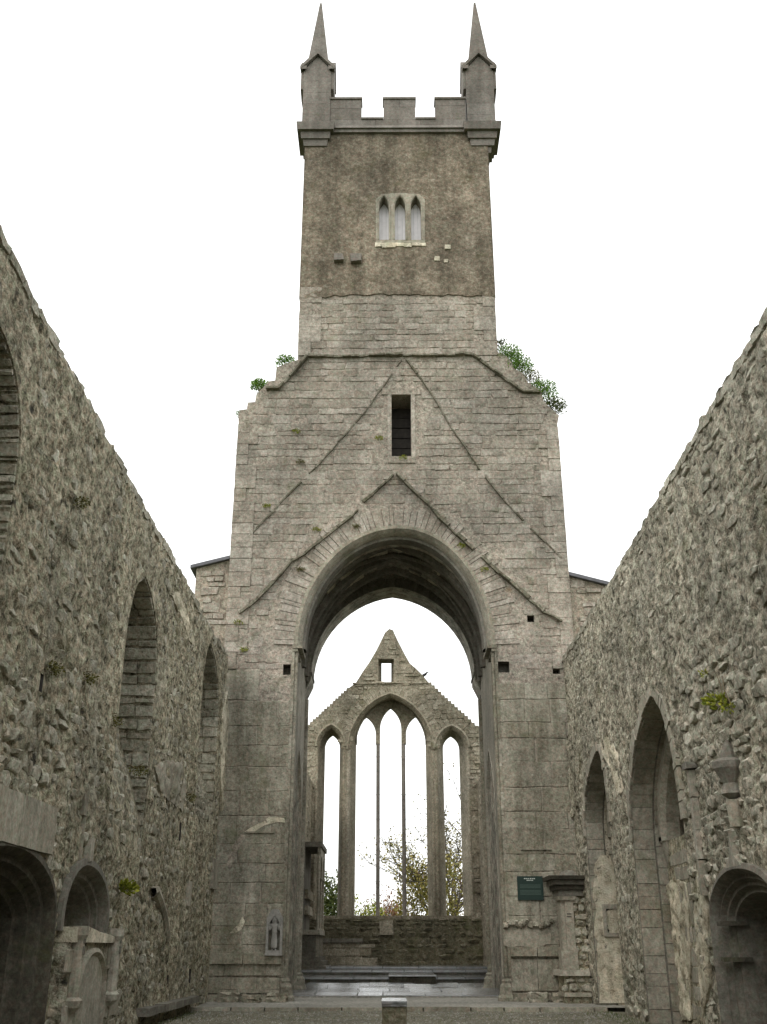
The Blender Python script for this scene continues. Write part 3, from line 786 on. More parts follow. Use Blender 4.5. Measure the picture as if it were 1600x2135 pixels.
# facing stones
vz = [arch(A0 - .02, A1 + .02, -.05, AS, AV, 14, AUC)]
ring = [(p[0] + (-.72 if i < len(arch_out) / 2 else .72) * .92, p[1] + .0) for i, p in enumerate(arch_out)]
ring_out = arch(A0 - .72, A1 + .72, AS - .1, AS, AV + .72, 14, AUC, True)
hol = [arch_out, [(sa - .14, sb - .24), (sa - .14, sd_ + .2), (sc_ + .14, sd_ + .2), (sc_ + .14, sb - .24)]] + holesq
ZQ = tp(830, 1395)[1]
stones = courses(LL0, LL1, ZQ, ZREND - .06, (.16, .34), (.28, .75), lambda u, v: True, 'slab', (.03, .03), (-.032, -.014), .006, .006, .03, hol + [ring_out], outline, wob=.015)
place(PT, stones, M['tower_stone'], tower, 'stone', 150)
def fitted(u0, u1, v0, v1, hr, wr, kind, dp, off, gap):
    out = []; v = v0
    while v < v1 - .1:
        h = random.uniform(*hr); h = h if v1 - v - h > hr[0] * .6 else v1 - v; u = u0
        while u < u1 - .05:
            w = random.uniform(*wr); w = w if u1 - u - w > wr[0] * .6 else u1 - u
            out.append((u + w / 2, v + h / 2, w - gap, h - gap, random.uniform(*dp), random.uniform(*off), random.gauss(0, .0015), kind)); u += w
        v += h
    return [s for s in out if not any(in1(s[0] + a * s[2], s[1] + b * s[3], q) for q in holesq for a in (-.4, 0, .4) for b in (-.4, 0, .4))]
stones = fitted(LL0, A0 - .03, .9, ZQ - .03, (.42, .72), (.5, 1.1), 'ashlar', (.022, .022), (-.014, -.008), .006) + fitted(A1 + .03, LL1, .9, ZQ - .03, (.42, .72), (.5, 1.1), 'ashlar', (.022, .022), (-.014, -.008), .006)
place(PT, stones, M['pier_stone'], tower, 'ashlar_block', 300)
# quoins down the lower corners and the upper corners
for (u, s) in ((LL0, 1), (LL1, -1)):
    v = ZQ
    while v < zl - .6:
        h = random.uniform(.3, .5); w = random.choice((.35, .62)); mm = MB(); mm.pbox(PT, *sorted((u - s * .006, u + s * w)), v + .008, v + h - .008, -.5, .03 + random.uniform(0, .012), .006); mm.build('quoin', M['tower_stone'], tower); v += h
for (u, s) in ((UL0, 1), (UL1, -1)):
    v = tp(623, 748)[1] + .1
    while v < ZREND - .2:
        h = random.uniform(.35, .6); w = random.choice((.4, .7)); mm = MB(); mm.pbox(PT, *sorted((u - s * .006, u + s * w)), v + .008, v + h - .008, -.5, .032, .006); mm.build('quoin', M['tower_stone'], tower); v += h
voussoirs(PT, arc_only, .62, 58, M['tower_stone'], tower, d=.022, irregular=.25, skip=(9, 13, 22))

# pier foot: ledges and plinth on the left, broken plinth on the right
def pier_plinth(x0, x1, rows, mat):
    for (z0, z1, pr, n_) in rows:
        e = [x0 + (x1 - x0) * k / n_ for k in range(n_ + 1)]
        e = [q + (random.uniform(-.12, .12) if 0 < i < n_ else 0) for i, q in enumerate(e)]
        for a, b in zip(e, e[1:]):
            mm = MB(); mm.pbox(PT, a + .006, b - .006, z0 + .004, z1 - .004, -.3, pr + random.uniform(-.008, .008), .006); mm.build('plinth_block', mat, tower)
zz = lambda y: tp(520, y)[1]
pier_plinth(LL0, A0 - .05, [(0, zz(2072), .26, 3), (zz(2070), zz(2062), .24, 2), (zz(2062), zz(2038), .20, 3), (zz(2034), zz(2010), .05, 4), (zz(2010), zz(1987), .13, 2)], M['pier_stone'])
pier_plinth(A1 + .05, LL1, [(0, zz(2070), .22, 3), (zz(2066), zz(2000), .06, 3), (zz(1994), zz(1974), .12, 3)], M['pier_stone'])
a = tp(1050, 1936); b = tp(1150, 1914); rb = []
for k in range(14):
    u = a[0] + (b[0] - a[0]) * k / 14; rb.append((u + .07, random.uniform(a[1] + .05, b[1] - .06), .17, random.uniform(.13, .2), .10, 0, random.uniform(-.2, .2), 'rubble'))
place(PT, rb, M['pier_stone'], tower, 'broken_string', 300)
# lighter mortar patches and the faint broken gable on the left pier
def patch(P, pts, mat, name, parent, d=.03, sp=.07, amp=.02, seed=1):
    poly = resample(pts, .12); poly = [(u + random.uniform(-.03, .03), v + random.uniform(-.03, .03)) for u, v in poly]
    return sheet(name, P, poly, [], sp, lambda u, v: amp * fbm(u * 4, v * 4, seed, 4), mat, parent, skirt=.05, d0=d, edge_fade=.05)
patch(PT, [tp(*p) for p in ((1052, 1972), (1052, 1936), (1095, 1940), (1150, 1932), (1150, 1968), (1110, 1976))], M['dressed'], 'mortar_patch', tower, seed=3)
patch(PT, [tp(*p) for p in ((512, 1732), (535, 1718), (560, 1706), (592, 1704), (594, 1716), (560, 1718), (530, 1734))], M['limewash'], 'mortar_patch', tower, .025, seed=5)
patch(PT, [tp(*p) for p in ((474, 1800), (486, 1765), (510, 1735), (514, 1742), (496, 1775), (482, 1812))], M['tower_mortar'], 'mortar_patch', tower, .022, seed=6)
patch(PT, [tp(*p) for p in ((478, 1944), (492, 1936), (505, 1912), (513, 1920), (505, 1938), (490, 1945))], M['limewash'], 'mortar_patch', tower, .022, seed=7)
for (x0, y0, x1, y1) in ((513, 1734, 573, 1737), (1086, 1770, 1150, 1772)):
    a = tp(x0, y1); b = tp(x1, y0); mm = MB(); mm.pbox(PT, a[0], b[0], a[1], b[1], -.05, .05); mm.build('string_fragment', M['pier_stone'], tower)

# shoulder walls with slate copings either side
for (xa, xb, ytop_in, ytop_out, s) in ((LL0, tp(409, 1180)[0], 1158, 1176, -1), (LL1, tp(1262, 1212)[0], 1192, 1212, 1)):
    v_in = tp(480 if s < 0 else 1186, ytop_in)[1]; v_out = tp(402 if s < 0 else 1266, ytop_out)[1]
    x0, x1 = sorted((xa + s * .004, xb)); va0, va1 = (v_out, v_in) if s < 0 else (v_in, v_out)
    ol = [(x0, -.1), (x0, va0 - .1), (x1, va1 - .1), (x1, -.1)]
    Ps = PT.off(-.12)
    sheet('shoulder_wall', Ps, ol, [], .1, relief_t, M['tower_mortar'], tower, skirt=1.0)
    sts = courses(x0, x1, 6.5, max(va0, va1), (.12, .3), (.2, .55), lambda u, v: True, 'slab', (.02, .06), (-.01, .01), .02, .03, .05, (), ol, wob=.02)
    place(Ps, sts, M['tower_stone'], tower, 'stone', 45)
    mm = MB(); e = .16
    q = [(x0 - (e if s < 0 else -.01), va0 - (.03 if s < 0 else 0)), (x1 + (e if s > 0 else -.01), va1 - (.03 if s > 0 else 0))]
    mm.add([Ps.pt(q[0][0], q[0][1] - .1, .14), Ps.pt(q[1][0], q[1][1] - .1, .14), Ps.pt(q[1][0], q[1][1] - .1, -1.1), Ps.pt(q[0][0], q[0][1] - .1, -1.1),
            Ps.pt(q[0][0], q[0][1] + .0, .14), Ps.pt(q[1][0], q[1][1] + .0, .14), Ps.pt(q[1][0], q[1][1] + .0, -1.1), Ps.pt(q[0][0], q[0][1] + .0, -1.1)],
           [(0, 3, 2, 1), (4, 5, 6, 7), (0, 1, 5, 4), (1, 2, 6, 5), (2, 3, 7, 6), (3, 0, 4, 7)])
    mm.build('slate_coping', M['slate'], tower)

# parapet
Pp = PT.off(.10)
pq = Pp.px
zc = pq(775, 246)[1]; zm = pq(830, 204)[1]; zs0 = pq(830, 276)[1]; zs1 = pq(830, 263)[1]
xs = [pq(x, 220)[0] for x in (690, 754, 800, 866, 908, 970)]
D_ = 6.5
m = MB(); e = .03
m.box(UL0 - .04, UL1 + .04, TY - .10 - e, TY + 6.4 + e, zs0, zs0 + (zs1 - zs0) * .45); m.box(UL0 - .06, UL1 + .06, TY - .17 - e, TY + 6.45 + e, zs0 + (zs1 - zs0) * .45 + .002, zs1, .06, .06)
m.build('parapet_string', M['parapet'], tower)
for (P_, dep) in ((Pp, 1), (Pp.off(-6.1), 0)):
    for k in range(6):
        pass
    e_ = [xs[0] + (xs[-1] - xs[0]) * k / 6 for k in range(7)]
    for a, b in zip(e_, e_[1:]):
        mm = MB(); mm.pbox(P_, a + .004, b - .004, zs1, zc - .07, -.35, 0.0); mm.build('parapet_block', M['parapet'], tower)
    for a, b in ((xs[1], xs[2]), (xs[3], xs[4])):
        mm = MB(); mm.pbox(P_, a + .003, b - .003, zc - .07, zc, -.39, .045); mm.build('coping', M['parapet'], tower)
    for a, b in ((xs[0], xs[1]), (xs[2], xs[3]), (xs[4], xs[5])):
        zmid = zc + (zm - zc) * random.uniform(.4, .6)
        mm = MB(); mm.pbox(P_, a, b, zc - .068, zmid - .004, -.35, .002); mm.pbox(P_, a, (a + b) / 2 - .003, zmid + .004, zm - .08, -.35, .003); mm.pbox(P_, (a + b) / 2 + .003, b, zmid + .004, zm - .08, -.35, .004)
        mer = mm.build('merlon', M['parapet'], tower)
        mm = MB(); mm.pbox(P_, a - .03, b + .03, zm - .08, zm, -.39, .05); mm.build('merlon_coping', M['parapet'], mer)
for u in (UL0 + .05, UL1 - .4):
    mm = MB(); mm.box(u, u + .35, TY + .4, TY + 6, zs1, zc); mm.build('side_parapet', M['parapet'], tower)
m = MB(); m.box(UL0 + .02, UL1 - .02, TY + .02, TY + 6.28, ZTOP - .3, ZTOP - .05); m.build('tower_roof', M['slate'], tower)

# corner pinnacles
pw = .98
for (cx_, front) in ((pq(661, 200)[0], 1), (pq(1002, 200)[0], 1), (pq(661, 200)[0], 0), (pq(1002, 200)[0], 0)):
    cy_ = TY + .38 if front else TY + 5.9
    h0 = zs1; h1 = pq(661, 148)[1]; hw = pw / 2
    m = MB()
    nseg = 5
    for k in range(nseg):
        m.box(cx_ - hw, cx_ + hw, cy_ - hw, cy_ + hw, h0 + (h1 - h0) * k / nseg + .004, h0 + (h1 - h0) * (k + 1) / nseg - .002)
    pin = m.build('pinnacle', M['parapet'], tower)
    # corbelled foot
    for k, (ya, yb, gr) in enumerate(((263, 278, .14), (278, 291, .0), (291, 303, -.09), (303, 314, -.20))):
        za, zb = pq(661, yb)[1], pq(661, ya)[1]; ex = gr; sx = 1 if cx_ > 0 else -1
        mm = MB(); mm.box(cx_ - hw - ex, cx_ + hw + ex, cy_ - hw - ex - .06, cy_ + hw + ex, za + .003, zb - .003, -.03, -.03); mm.build('corbel_course', M['parapet'], pin)
    # gablets on four faces
    zg0 = h1 - .95; zg1 = h1 + .12; zap = pq(661, 112)[1]
    for (N_, U_) in (((0, -1, 0), (1, 0, 0)), ((0, 1, 0), (-1, 0, 0)), ((1, 0, 0), (0, 1, 0)), ((-1, 0, 0), (0, -1, 0))):
        Pg = Plane(Vector((cx_, cy_, 0)) + Vector(N_) * hw, U_, N_)
        mm = plate(Pg, [(-hw * .93, zg0 + .12), (-hw * .93, zg1 - .05), (0, zap - .15), (hw * .93, zg1 - .05), (hw * .93, zg0 + .12), (0, zg0)] if N_[0] else [(-hw * .93, zg0 + .5), (-hw * .93, zg1 - .05), (0, zap - .15), (hw * .93, zg1 - .05), (hw * .93, zg0 + .5)], [], .001, .10 if N_[0] else .004)
        gb = mm.build('gablet', M['parapet'], pin)
        mm = MB()
        for s in (-1, 1):
            q = [(s * (hw + .12), zg1 - .14), (s * (hw + .12), zg1 + .0), (0, zap + .08), (0, zap - .12)]
            mm.add([Pg.pt(*a_, -.1) for a_ in q] + [Pg.pt(*a_, .13) for a_ in q], [(0, 1, 2, 3), (4, 5, 6, 7), (0, 1, 5, 4), (1, 2, 6, 5), (2, 3, 7, 6), (3, 0, 4, 7)])
        mm.build('gablet_coping', M['parapet'], gb)
    ztip = PT.off(-.38).px(672, 8)[1]
    m = MB(); b0 = zg1 - .1; sw_ = .43; NSp = 5
    m.lathe(cx_, cy_, [(sw_ * 1.41 * (1 - k / NSp) + .05 * k / NSp, b0 + (ztip - b0) * k / NSp) for k in range(NSp + 1)], 4, rot=R(45))
    sp_ = m.build('spire', M['parapet'], pin)
    for k in range(1, NSp):
        r_ = (sw_ * 1.41 * (1 - k / NSp) + .05 * k / NSp) + .006; zk = b0 + (ztip - b0) * k / NSp

# ================================================================== NAVE WALLS
def reveal_blocks(P, path, d0, d1, n, mat, parent, name='reveal_stone', proud=.015, rows=1, keep=None, irr=.004):
    """stones lining an opening: along path (pointing into the opening on its right), from depth d0 back to d1"""
    L = [0]
    for a, b in zip(path, path[1:]): L.append(L[-1] + math.hypot(b[0] - a[0], b[1] - a[1]))
    def at(t):
        for i in range(len(path) - 1):
            if L[i + 1] >= t or i == len(path) - 2:
                q = (t - L[i]) / (L[i + 1] - L[i] + 1e-9); a, b = path[i], path[i + 1]
                return (a[0] + (b[0] - a[0]) * q, a[1] + (b[1] - a[1]) * q)
    ts = [L[-1] * (k + (random.uniform(-.3, .3) if 0 < k < n else 0)) / n for k in range(n + 1)]
    for k in range(n):
        a, b = at(ts[k]), at(ts[k + 1]); du, dv = b[0] - a[0], b[1] - a[1]; l = math.hypot(du, dv); nu, nv = dv / l, -du / l
        if keep and not keep((a[0] + b[0]) / 2, (a[1] + b[1]) / 2): continue
        g = min(.005, l * .1); a = (a[0] + du / l * g, a[1] + dv / l * g); b = (b[0] - du / l * g, b[1] - dv / l * g)
        j_ = lambda: random.uniform(-.35, .35) * .05
        cuts = [d0] + ([d0 + (d1 - d0) * random.uniform(.35, .65)] if rows > 1 and random.random() < .8 else []) + [d1]
        for e0, e1 in zip(cuts, cuts[1:]):
            e = proud * random.uniform(.2, 1.3); e1 += .006
            mm = MB(); ja, jb, jc, jd = (random.uniform(-irr, irr) for _ in range(4)); a0, b0, A1_, B1_ = a, b, a, b
            sh = lambda p, t: (p[0] + du / l * t, p[1] + dv / l * t)
            mm.add([P.pt(a[0] - nu * .06, a[1] - nv * .06, e0), P.pt(b[0] - nu * .06, b[1] - nv * .06, e0), P.pt(b[0] - nu * .06, b[1] - nv * .06, e1), P.pt(a[0] - nu * .06, a[1] - nv * .06, e1),
                    *[P.pt(q[0] + nu * e, q[1] + nv * e, z) for q, z in ((sh(a, abs(ja)), e0 - .006), (sh(b, -abs(jb)), e0 - .006), (sh(b, -abs(jc)), e1 + .006 + abs(jc) * .5), (sh(a, abs(jd)), e1 + .006 + abs(jd) * .5))]],
                   [(4, 5, 6, 7), (0, 1, 5, 4), (1, 2, 6, 5), (2, 3, 7, 6), (3, 0, 4, 7)])
            mm.build(name, mat, parent)

def rdep(hole, depth, slope):
    A = np.array(hole); vb, vt = A[:, 1].min(), A[:, 1].max()
    def f(v):
        t = min(1, max(0, (v - vb) / (.62 * (vt - vb)))); return .03 + (depth - .03) * t * t * (3 - 2 * t) if slope else depth
    return f
def recess(P, hole, depth, mat, parent, name='recess', slope=False):
    m = MB(); hole = resample(hole, .25); k = len(hole); f = rdep(hole, depth, slope)
    m.add([P.pt(u, v, .0) for u, v in hole] + [P.pt(u, v, -f(v)) for u, v in hole], [(i, (i + 1) % k, k + (i + 1) % k, k + i) for i in range(k)])
    A = np.array(hole); gu, gv = np.meshgrid(np.arange(A[:, 0].min(), A[:, 0].max(), .25), np.arange(A[:, 1].min(), A[:, 1].max(), .25)); gu = gu.ravel(); gv = gv.ravel()
    q = inpoly(gu, gv, hole) & (polydist(gu, gv, [hole]) > .1) if slope else np.zeros(gu.shape, bool)
    V, T = tri(hole, [], np.stack([gu[q], gv[q]], 1).tolist()); m.add([P.pt(u, v, -f(v)) for u, v in V], [tuple(t) for t in T])
    return m.build(name, mat, parent)

def rubble(P, u0, u1, v0, v1, dens, wr=(.18, .55), hr=(.12, .28), dp=(.06, .10), top=(-.032, .022), holes=(), outline=None, base=0.0):
    """rubble bedded in the harling: tops of the stones lie between top[0] and top[1] of the wall face"""
    def ok(u, v): return random.random() < dens(u, v)
    L = courses(u0, u1, v0, v1, hr, wr, ok, 'rubble', dp, (0, 0), .008, .07, 0, holes, outline, wob=.03)
    return [(s[0], s[1], s[2], s[3], s[4], random.uniform(*top) - s[4] + base, s[6], s[7]) for s in L]

def relief_n(seed):
    def f(u, v):
        return .045 * fbm(u * .7, v * .7, seed, 3) + .036 * fbm(u * 2.4, v * 3.2, seed + 5, 3, .6) + .048 * fbm(u * 7, v * 9.5, seed + 9, 2, .7)
    return f
def jag(pts, sp, amp):
    q = resample(pts, sp, closed=False)
    return [q[0]] + [(u + random.uniform(-.3, .3) * sp, v + random.uniform(-amp, amp)) for u, v in q[1:-1]] + [q[-1]]

# ---------------------------------------------------------------- left wall
lw = thing('nave_wall', (LX - .5, 17, 0), 'roofless rubble wall on the left with blocked lancets and tomb recesses at its foot', 'wall')
lp = PL.px
top = [lp(*p) for p in ((0, 467), (25, 528), (90, 655), (182, 832), (300, 1052), (401, 1232), (440, 1312), (474, 1362))]
u_end = 27.35
top = [p for p in top if p[0] < u_end] + [(u_end, top[-1][1])]
top = jag(top, .22, .045)
ol = [(8.3, -.1), (8.3, top[0][1])] + top + [(u_end, -.1)]
def hpx(P, u0, u1, vb, vs, apx, n=8):
    a = P.px(*apx); return arch(min(u0, u1), max(u0, u1), vb, vs, a[1], n, min(max(a[0], min(u0, u1) + .35), max(u0, u1) - .35))
W0 = hpx(PL, 8.6, 11.0, lp(45, 1230)[1], lp(40, 990)[1], (0, 676))
W1 = hpx(PL, 16.6, 19.1, lp(328, 1790)[1], lp(326, 1415)[1], (305, 1203))
W2 = hpx(PL, 23.9, 26.5, lp(440, 1720)[1], lp(440, 1480)[1], (440, 1341))
tz = lp(103, 1913)[1]; ta = lp(0, 1763)[1]
T0 = arch(10.7, 14.25, -.08, tz, ta, 9)
T1 = arch(14.66, 16.84, lp(170, 1935)[1] - .05, lp(170, 1912)[1], lp(170, 1812)[1], 8, 15.55)
def rq(P, x0, y0, x1, y1): a = P.px(x0, y1); b = P.px(x1, y0); u0, u1 = sorted((a[0], b[0])); return [(u0, a[1]), (u0, b[1]), (u1, b[1]), (u1, a[1])]
slots = [rq(PL, 373, 1716, 379, 1752), rq(PL, 349, 1955, 353, 1972), rq(PL, 348, 1990, 352, 2007), rq(PL, 347, 2033, 352, 2058), rq(PL, 81, 1408, 92, 1440), rq(PL, 393, 2020, 399, 2050)]
lh = [W0, W1, W2, T0, T1] + slots
sheet('wall_face', PL, ol, lh, .048, relief_n(31), M['nave_mortar'], lw, skirt=1.15)
m = MB(); m.box(LX - 1.15, LX, -6, 8.3, -.1, 8.75); m.box(LX - 1.3, LX - 1.16, -6, u_end, -.1, 8.5); m.build('wall_body', M['nave_mortar'], lw)
for h in (W0, W1, W2): recess(PL, h, .72, M['nave_mortar'], lw, 'blocked_window', True)
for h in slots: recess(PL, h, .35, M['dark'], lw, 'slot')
for h, n in ((W0, 52), (W1, 50), (W2, 40)):
    half = h[len(h) // 2:]       # far side: apex down to the right foot
    reveal_blocks(PL, half, -.02, -.71, n // 2, M['nave_stone'], lw, proud=.04, rows=2, irr=.05)
    reveal_blocks(PL, h[:len(h) // 2 + 1], -.02, -.71, 12, M['nave_stone'], lw, proud=.02, rows=1)
def dens_l(u, v):
    e = fbm(np.array([u * .45]), np.array([v * .5]), 77, 3)[0]
    z = .62 + .35 * max(0, min(1, (4.6 - v) / 2.5))
    return max(.3, z + e * .6)
L = rubble(PL, 8.4, u_end, .05, 8.6, dens_l, holes=lh, outline=ol)
L += rubble(PL, 8.6, 16.5, 2.6, 5.2, lambda u, v: .45 * (fbm(np.array([u * .6]), np.array([v * .8]), 7, 2)[0] > -.1), top=(.01, .05), holes=lh, outline=ol)
rb = []
for h, dv in ((W0, .85), (W1, .85), (W2, .85)):
    A = np.array(h); rb += rubble(PL, A[:, 0].min(), A[:, 0].max(), A[:, 1].min(), A[:, 1].max(), lambda u, v: .9, outline=h, base=0.0)[:0]
    f_ = rdep(h, .72, True); rb += [(q[0], q[1], q[2], q[3], q[4], q[5] - f_(q[1]), q[6], q[7]) for q in rubble(PL, A[:, 0].min(), A[:, 0].max(), A[:, 1].min(), A[:, 1].max(), lambda u, v: .95, (.25, .6), (.14, .3), outline=h, top=(.005, .04))]
# cap stones along the broken wall head
u = 8.4
while u < u_end - .3:
    w = random.uniform(.2, .55); vt = np.interp(u + w / 2, [p[0] for p in top], [p[1] for p in top])
    L.append((u + w / 2, vt - .07, w, random.uniform(.10, .17), .10, -.085, random.gauss(0, .02), 'slab')); u += w
place(PL, L + rb, M['nave_stone'], lw, 'stone', 300)

# big tomb recess, bottom left
tomb = thing('tomb_recess', (LX - .4, 12.6, 0), 'wide low arched tomb recess at the left edge, plain slab panel above it', 'tomb')
m = MB(); moulding(PL, T0, [(-.10, .0), (-.10, .05), (-.02, .06), (.03, .0), (.06, -.08), (.13, -.09), (.16, -.2), (.24, -.22), (.27, -.36), (.34, -.38), (.36, -1.12)], m)
m.build('arch_moulding', M['damp_shade'], tomb, smooth=True)
m = MB(); m.pbox(PL, 10.5, 14.3, -.1, 3.0, -1.5, -1.12); m.build('back_wall', M['damp_shade'], tomb)  # shade of the deep recess painted into the back
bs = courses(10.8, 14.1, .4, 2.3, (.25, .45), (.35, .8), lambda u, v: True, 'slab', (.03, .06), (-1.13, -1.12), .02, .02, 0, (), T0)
place(PL, bs, M['damp_shade'], tomb, 'stone', 60)
m = MB(); m.pbox(PL, 10.8, 14.1, -.1, .25, -1.12, -.12); m.build('tomb_chest', M['damp_shade'], tomb)
m = MB(); m.pbox(PL, 10.75, 14.2, .252, .38, -.94, .02, .01); m.build('tomb_slab', M['dressed'], tomb)
for u in (11.3, 12.0, 12.7, 13.4):
    m = MB(); m.lathe(PL.pt(u, 0, -.86).x, u, [(.07, .38), (.05, .5), (.05, 1.5), (.08, 1.62)], 8); m.build('colonnette', M['damp_shade'], tomb)
p0 = lp(109, 1685); p1 = lp(103, 1789)
u = 9.6
while u < p0[0]:
    w = random.uniform(.5, .95); m = MB(); m.pbox(PL, u, min(u + w, p0[0] + .03) - .008, p1[1] + .03, p0[1], -.1, .07 + random.uniform(-.004, .006), .008); m.build('slab_panel', M['dressed'], tomb); u += w

# pointed niche with the carved tomb front under it
nich = thing('pointed_niche', (LX - .3, 15.7, 0), 'small pointed niche above a carved chest with pilasters, low on the left wall', 'niche')
m = MB(); moulding(PL, T1, [(-.16, .0), (-.15, .07), (-.06, .08), (.0, .02), (.03, -.06), (.09, -.07), (.12, -.15), (.17, -.16), (.19, -.75)], m); m.build('arch_moulding', M['dark_dressed'], nich, smooth=True)
m = MB(); m.pbox(PL, 14.5, 17.0, 1.4, 2.6, -.85, -.74); m.build('back_wall', M['damp_shade'], nich)
place(PL, courses(14.7, 16.9, 1.55, 2.4, (.15, .3), (.25, .5), lambda u, v: True, 'slab', (.03, .05), (-.745, -.74), .015, .02, 0, (), T1), M['dark_dressed'], nich, 'stone', 30)
a = max(T1, key=lambda p: p[1])
m = MB(); m.pbox(PL, a[0] - .09, a[0] + .09, a[1] + .12, a[1] + .42, -.05, .09, .02); m.build('finial', M['dressed'], nich)
zt = T1[0][1]
m = MB(); m.pbox(PL, 14.62, 16.95, -.1, zt - .12, -.3, .20); m.build('chest', M['nave_mortar'], nich)
m = MB(); pts = resample([(14.6, zt + .04), (15.2, zt + .06), (15.8, zt), (16.4, zt - .03), (16.97, zt - .08)], .2, False)
q = pts + [(16.97, zt - .14), (14.6, zt - .14)]; plate(PL, q, [], -.7, .26, m); m.build('chest_slab', M['limewash'], nich)
PF = PL.off(.20)
panel = arch(15.02, 16.36, .05, .75, 1.22, 8)
st_ = courses(14.66, 16.92, .1, zt - .16, (.18, .36), (.25, .5), lambda u, v: True, 'slab', (.02, .035), (-.005, .0), .012, .01, 0, [panel], None)
place(PF, st_, M['dressed'], nich, 'stone', 40)
m = MB(); moulding(PF, panel, [(-.07, .0), (-.07, .06), (-.02, .075), (.03, .03), (.04, .0)], m); m.build('panel_moulding', M['dressed'], nich)
m = plate(PF, arch(15.05, 16.33, .05, .75, 1.19, 8), [], .0, .028); m.build('arched_panel', M['dressed'], nich)
for u in (14.78, 16.78):
    p = PF.pt(u, 0, .04)
    m = MB(); m.lathe(p.x, p.y, [(.02, .50), (.12, .58), (.14, .66), (.09, .70), (.095, 1.38), (.13, 1.45), (.13, 1.56)], 8, rot=R(22.5)); pil = m.build('pilaster', M['dressed'], nich)
    for z in (1.40, 1.26):
        m = MB(); m.pbox(PF, u - .04, u + .04, z - .05, z + .05, .10, .138); m.build('carved_boss', M['dark_dressed'], pil)

# blocked doorway further along: half its hood left, and the bench ledge
p = [lp(*q) for q in ((316, 1862), (322, 1858), (330, 1878), (338, 1905), (343, 1935), (346, 1960))]
m = MB(); moulding(PL, p, [(-.09, -.03), (-.09, .08), (.0, .10), (.07, .05), (.10, -.04)], m); m.build('broken_hood', M['dressed'], lw)
x = 19.7
while x < 25.0:
    w = random.uniform(.6, 1.2); m = MB(); m.pbox(PL, x, min(x + w, 25) - .01, .20, .32, -.1, .22 + random.uniform(-.03, .02), .012); m.build('bench_slab', M['dark_dressed'], lw); x += w
for (x0, y0, x1, y1) in ((386, 1838, 396, 1888), (438, 1795, 452, 1852), (166, 1660, 178, 1700), (160, 1705, 172, 1790)):
    h = rq(PL, x0, y0, x1, y1); m = MB(); m.pbox(PL, h[0][0], h[2][0], h[0][1], h[2][1], -.1, .06, .02); m.build('dressed_block', M['dressed'], lw)
def plaster(P, pxs, mat, parent, d=.05, seed=1, name='plaster_patch'):
    return patch(P, [P.px(*q) for q in pxs], mat, name, parent, d - .015, .06, .09, seed)
plaster(PL, ((322, 1600), (345, 1585), (378, 1590), (388, 1640), (380, 1690), (352, 1670), (335, 1650)), M['dressed'], lw, .035, 11)
plaster(PL, ((462, 1500), (473, 1440), (474, 1600), (470, 1680), (462, 1690), (458, 1600)), M['limewash'], lw, .045, 12)
plaster(PL, ((355, 1240), (372, 1235), (392, 1290), (405, 1345), (395, 1340), (378, 1290)), M['limewash'], lw, .04, 13)

# ---------------------------------------------------------------- right wall
rw = thing('nave_wall', (RX + .5, 17, 0), 'long roofless rubble wall on the right pierced by two tall blocked pointed arches', 'wall')
rp = PR.px
top = [rp(*p) for p in ((1176, 1368), (1220, 1296), (1273, 1209), (1330, 1110), (1399, 989), (1500, 817), (1600, 644))]
u_e2 = -27.75
top = [(u_e2, top[0][1])] + [p for p in top if p[0] > u_e2]
top = jag(top, .25, .04)
ol = [(u_e2, -.1)] + top + [(-8.3, top[-1][1]), (-8.3, -.1)]
AA = hpx(PR, -26.2, -23.3, -.06, rp(1240, 1735)[1], (1249, 1562))
AB = hpx(PR, -21.25, -17.5, -.06, rp(1380, 1730)[1], (1362, 1450))
AC = arch(-16.3, -13.4, -.06, rp(1492, 1925)[1], rp(1560, 1816)[1], 9, -15.0)
rslots = [rq(PR, 1188, 1790, 1198, 1810), rq(PR, 1172, 1368, 1178, 1382)]
rh = [AA, AB, AC] + rslots
sheet('wall_face', PR, ol, rh, .048, relief_n(61), M['nave_mortar'], rw, skirt=1.3)
m = MB(); m.box(RX, RX + 1.3, -6, 8.3, -.1, 8.7); m.box(RX + 2.15, RX + 2.3, -6, -u_e2, -.1, 8.5); m.box(RX + 1.3, RX + 2.15, -6, -u_e2, 8.3, 8.5); m.build('wall_body', M['nave_mortar'], rw)
for h in rslots: recess(PR, h, .35, M['dark'], rw, 'slot')
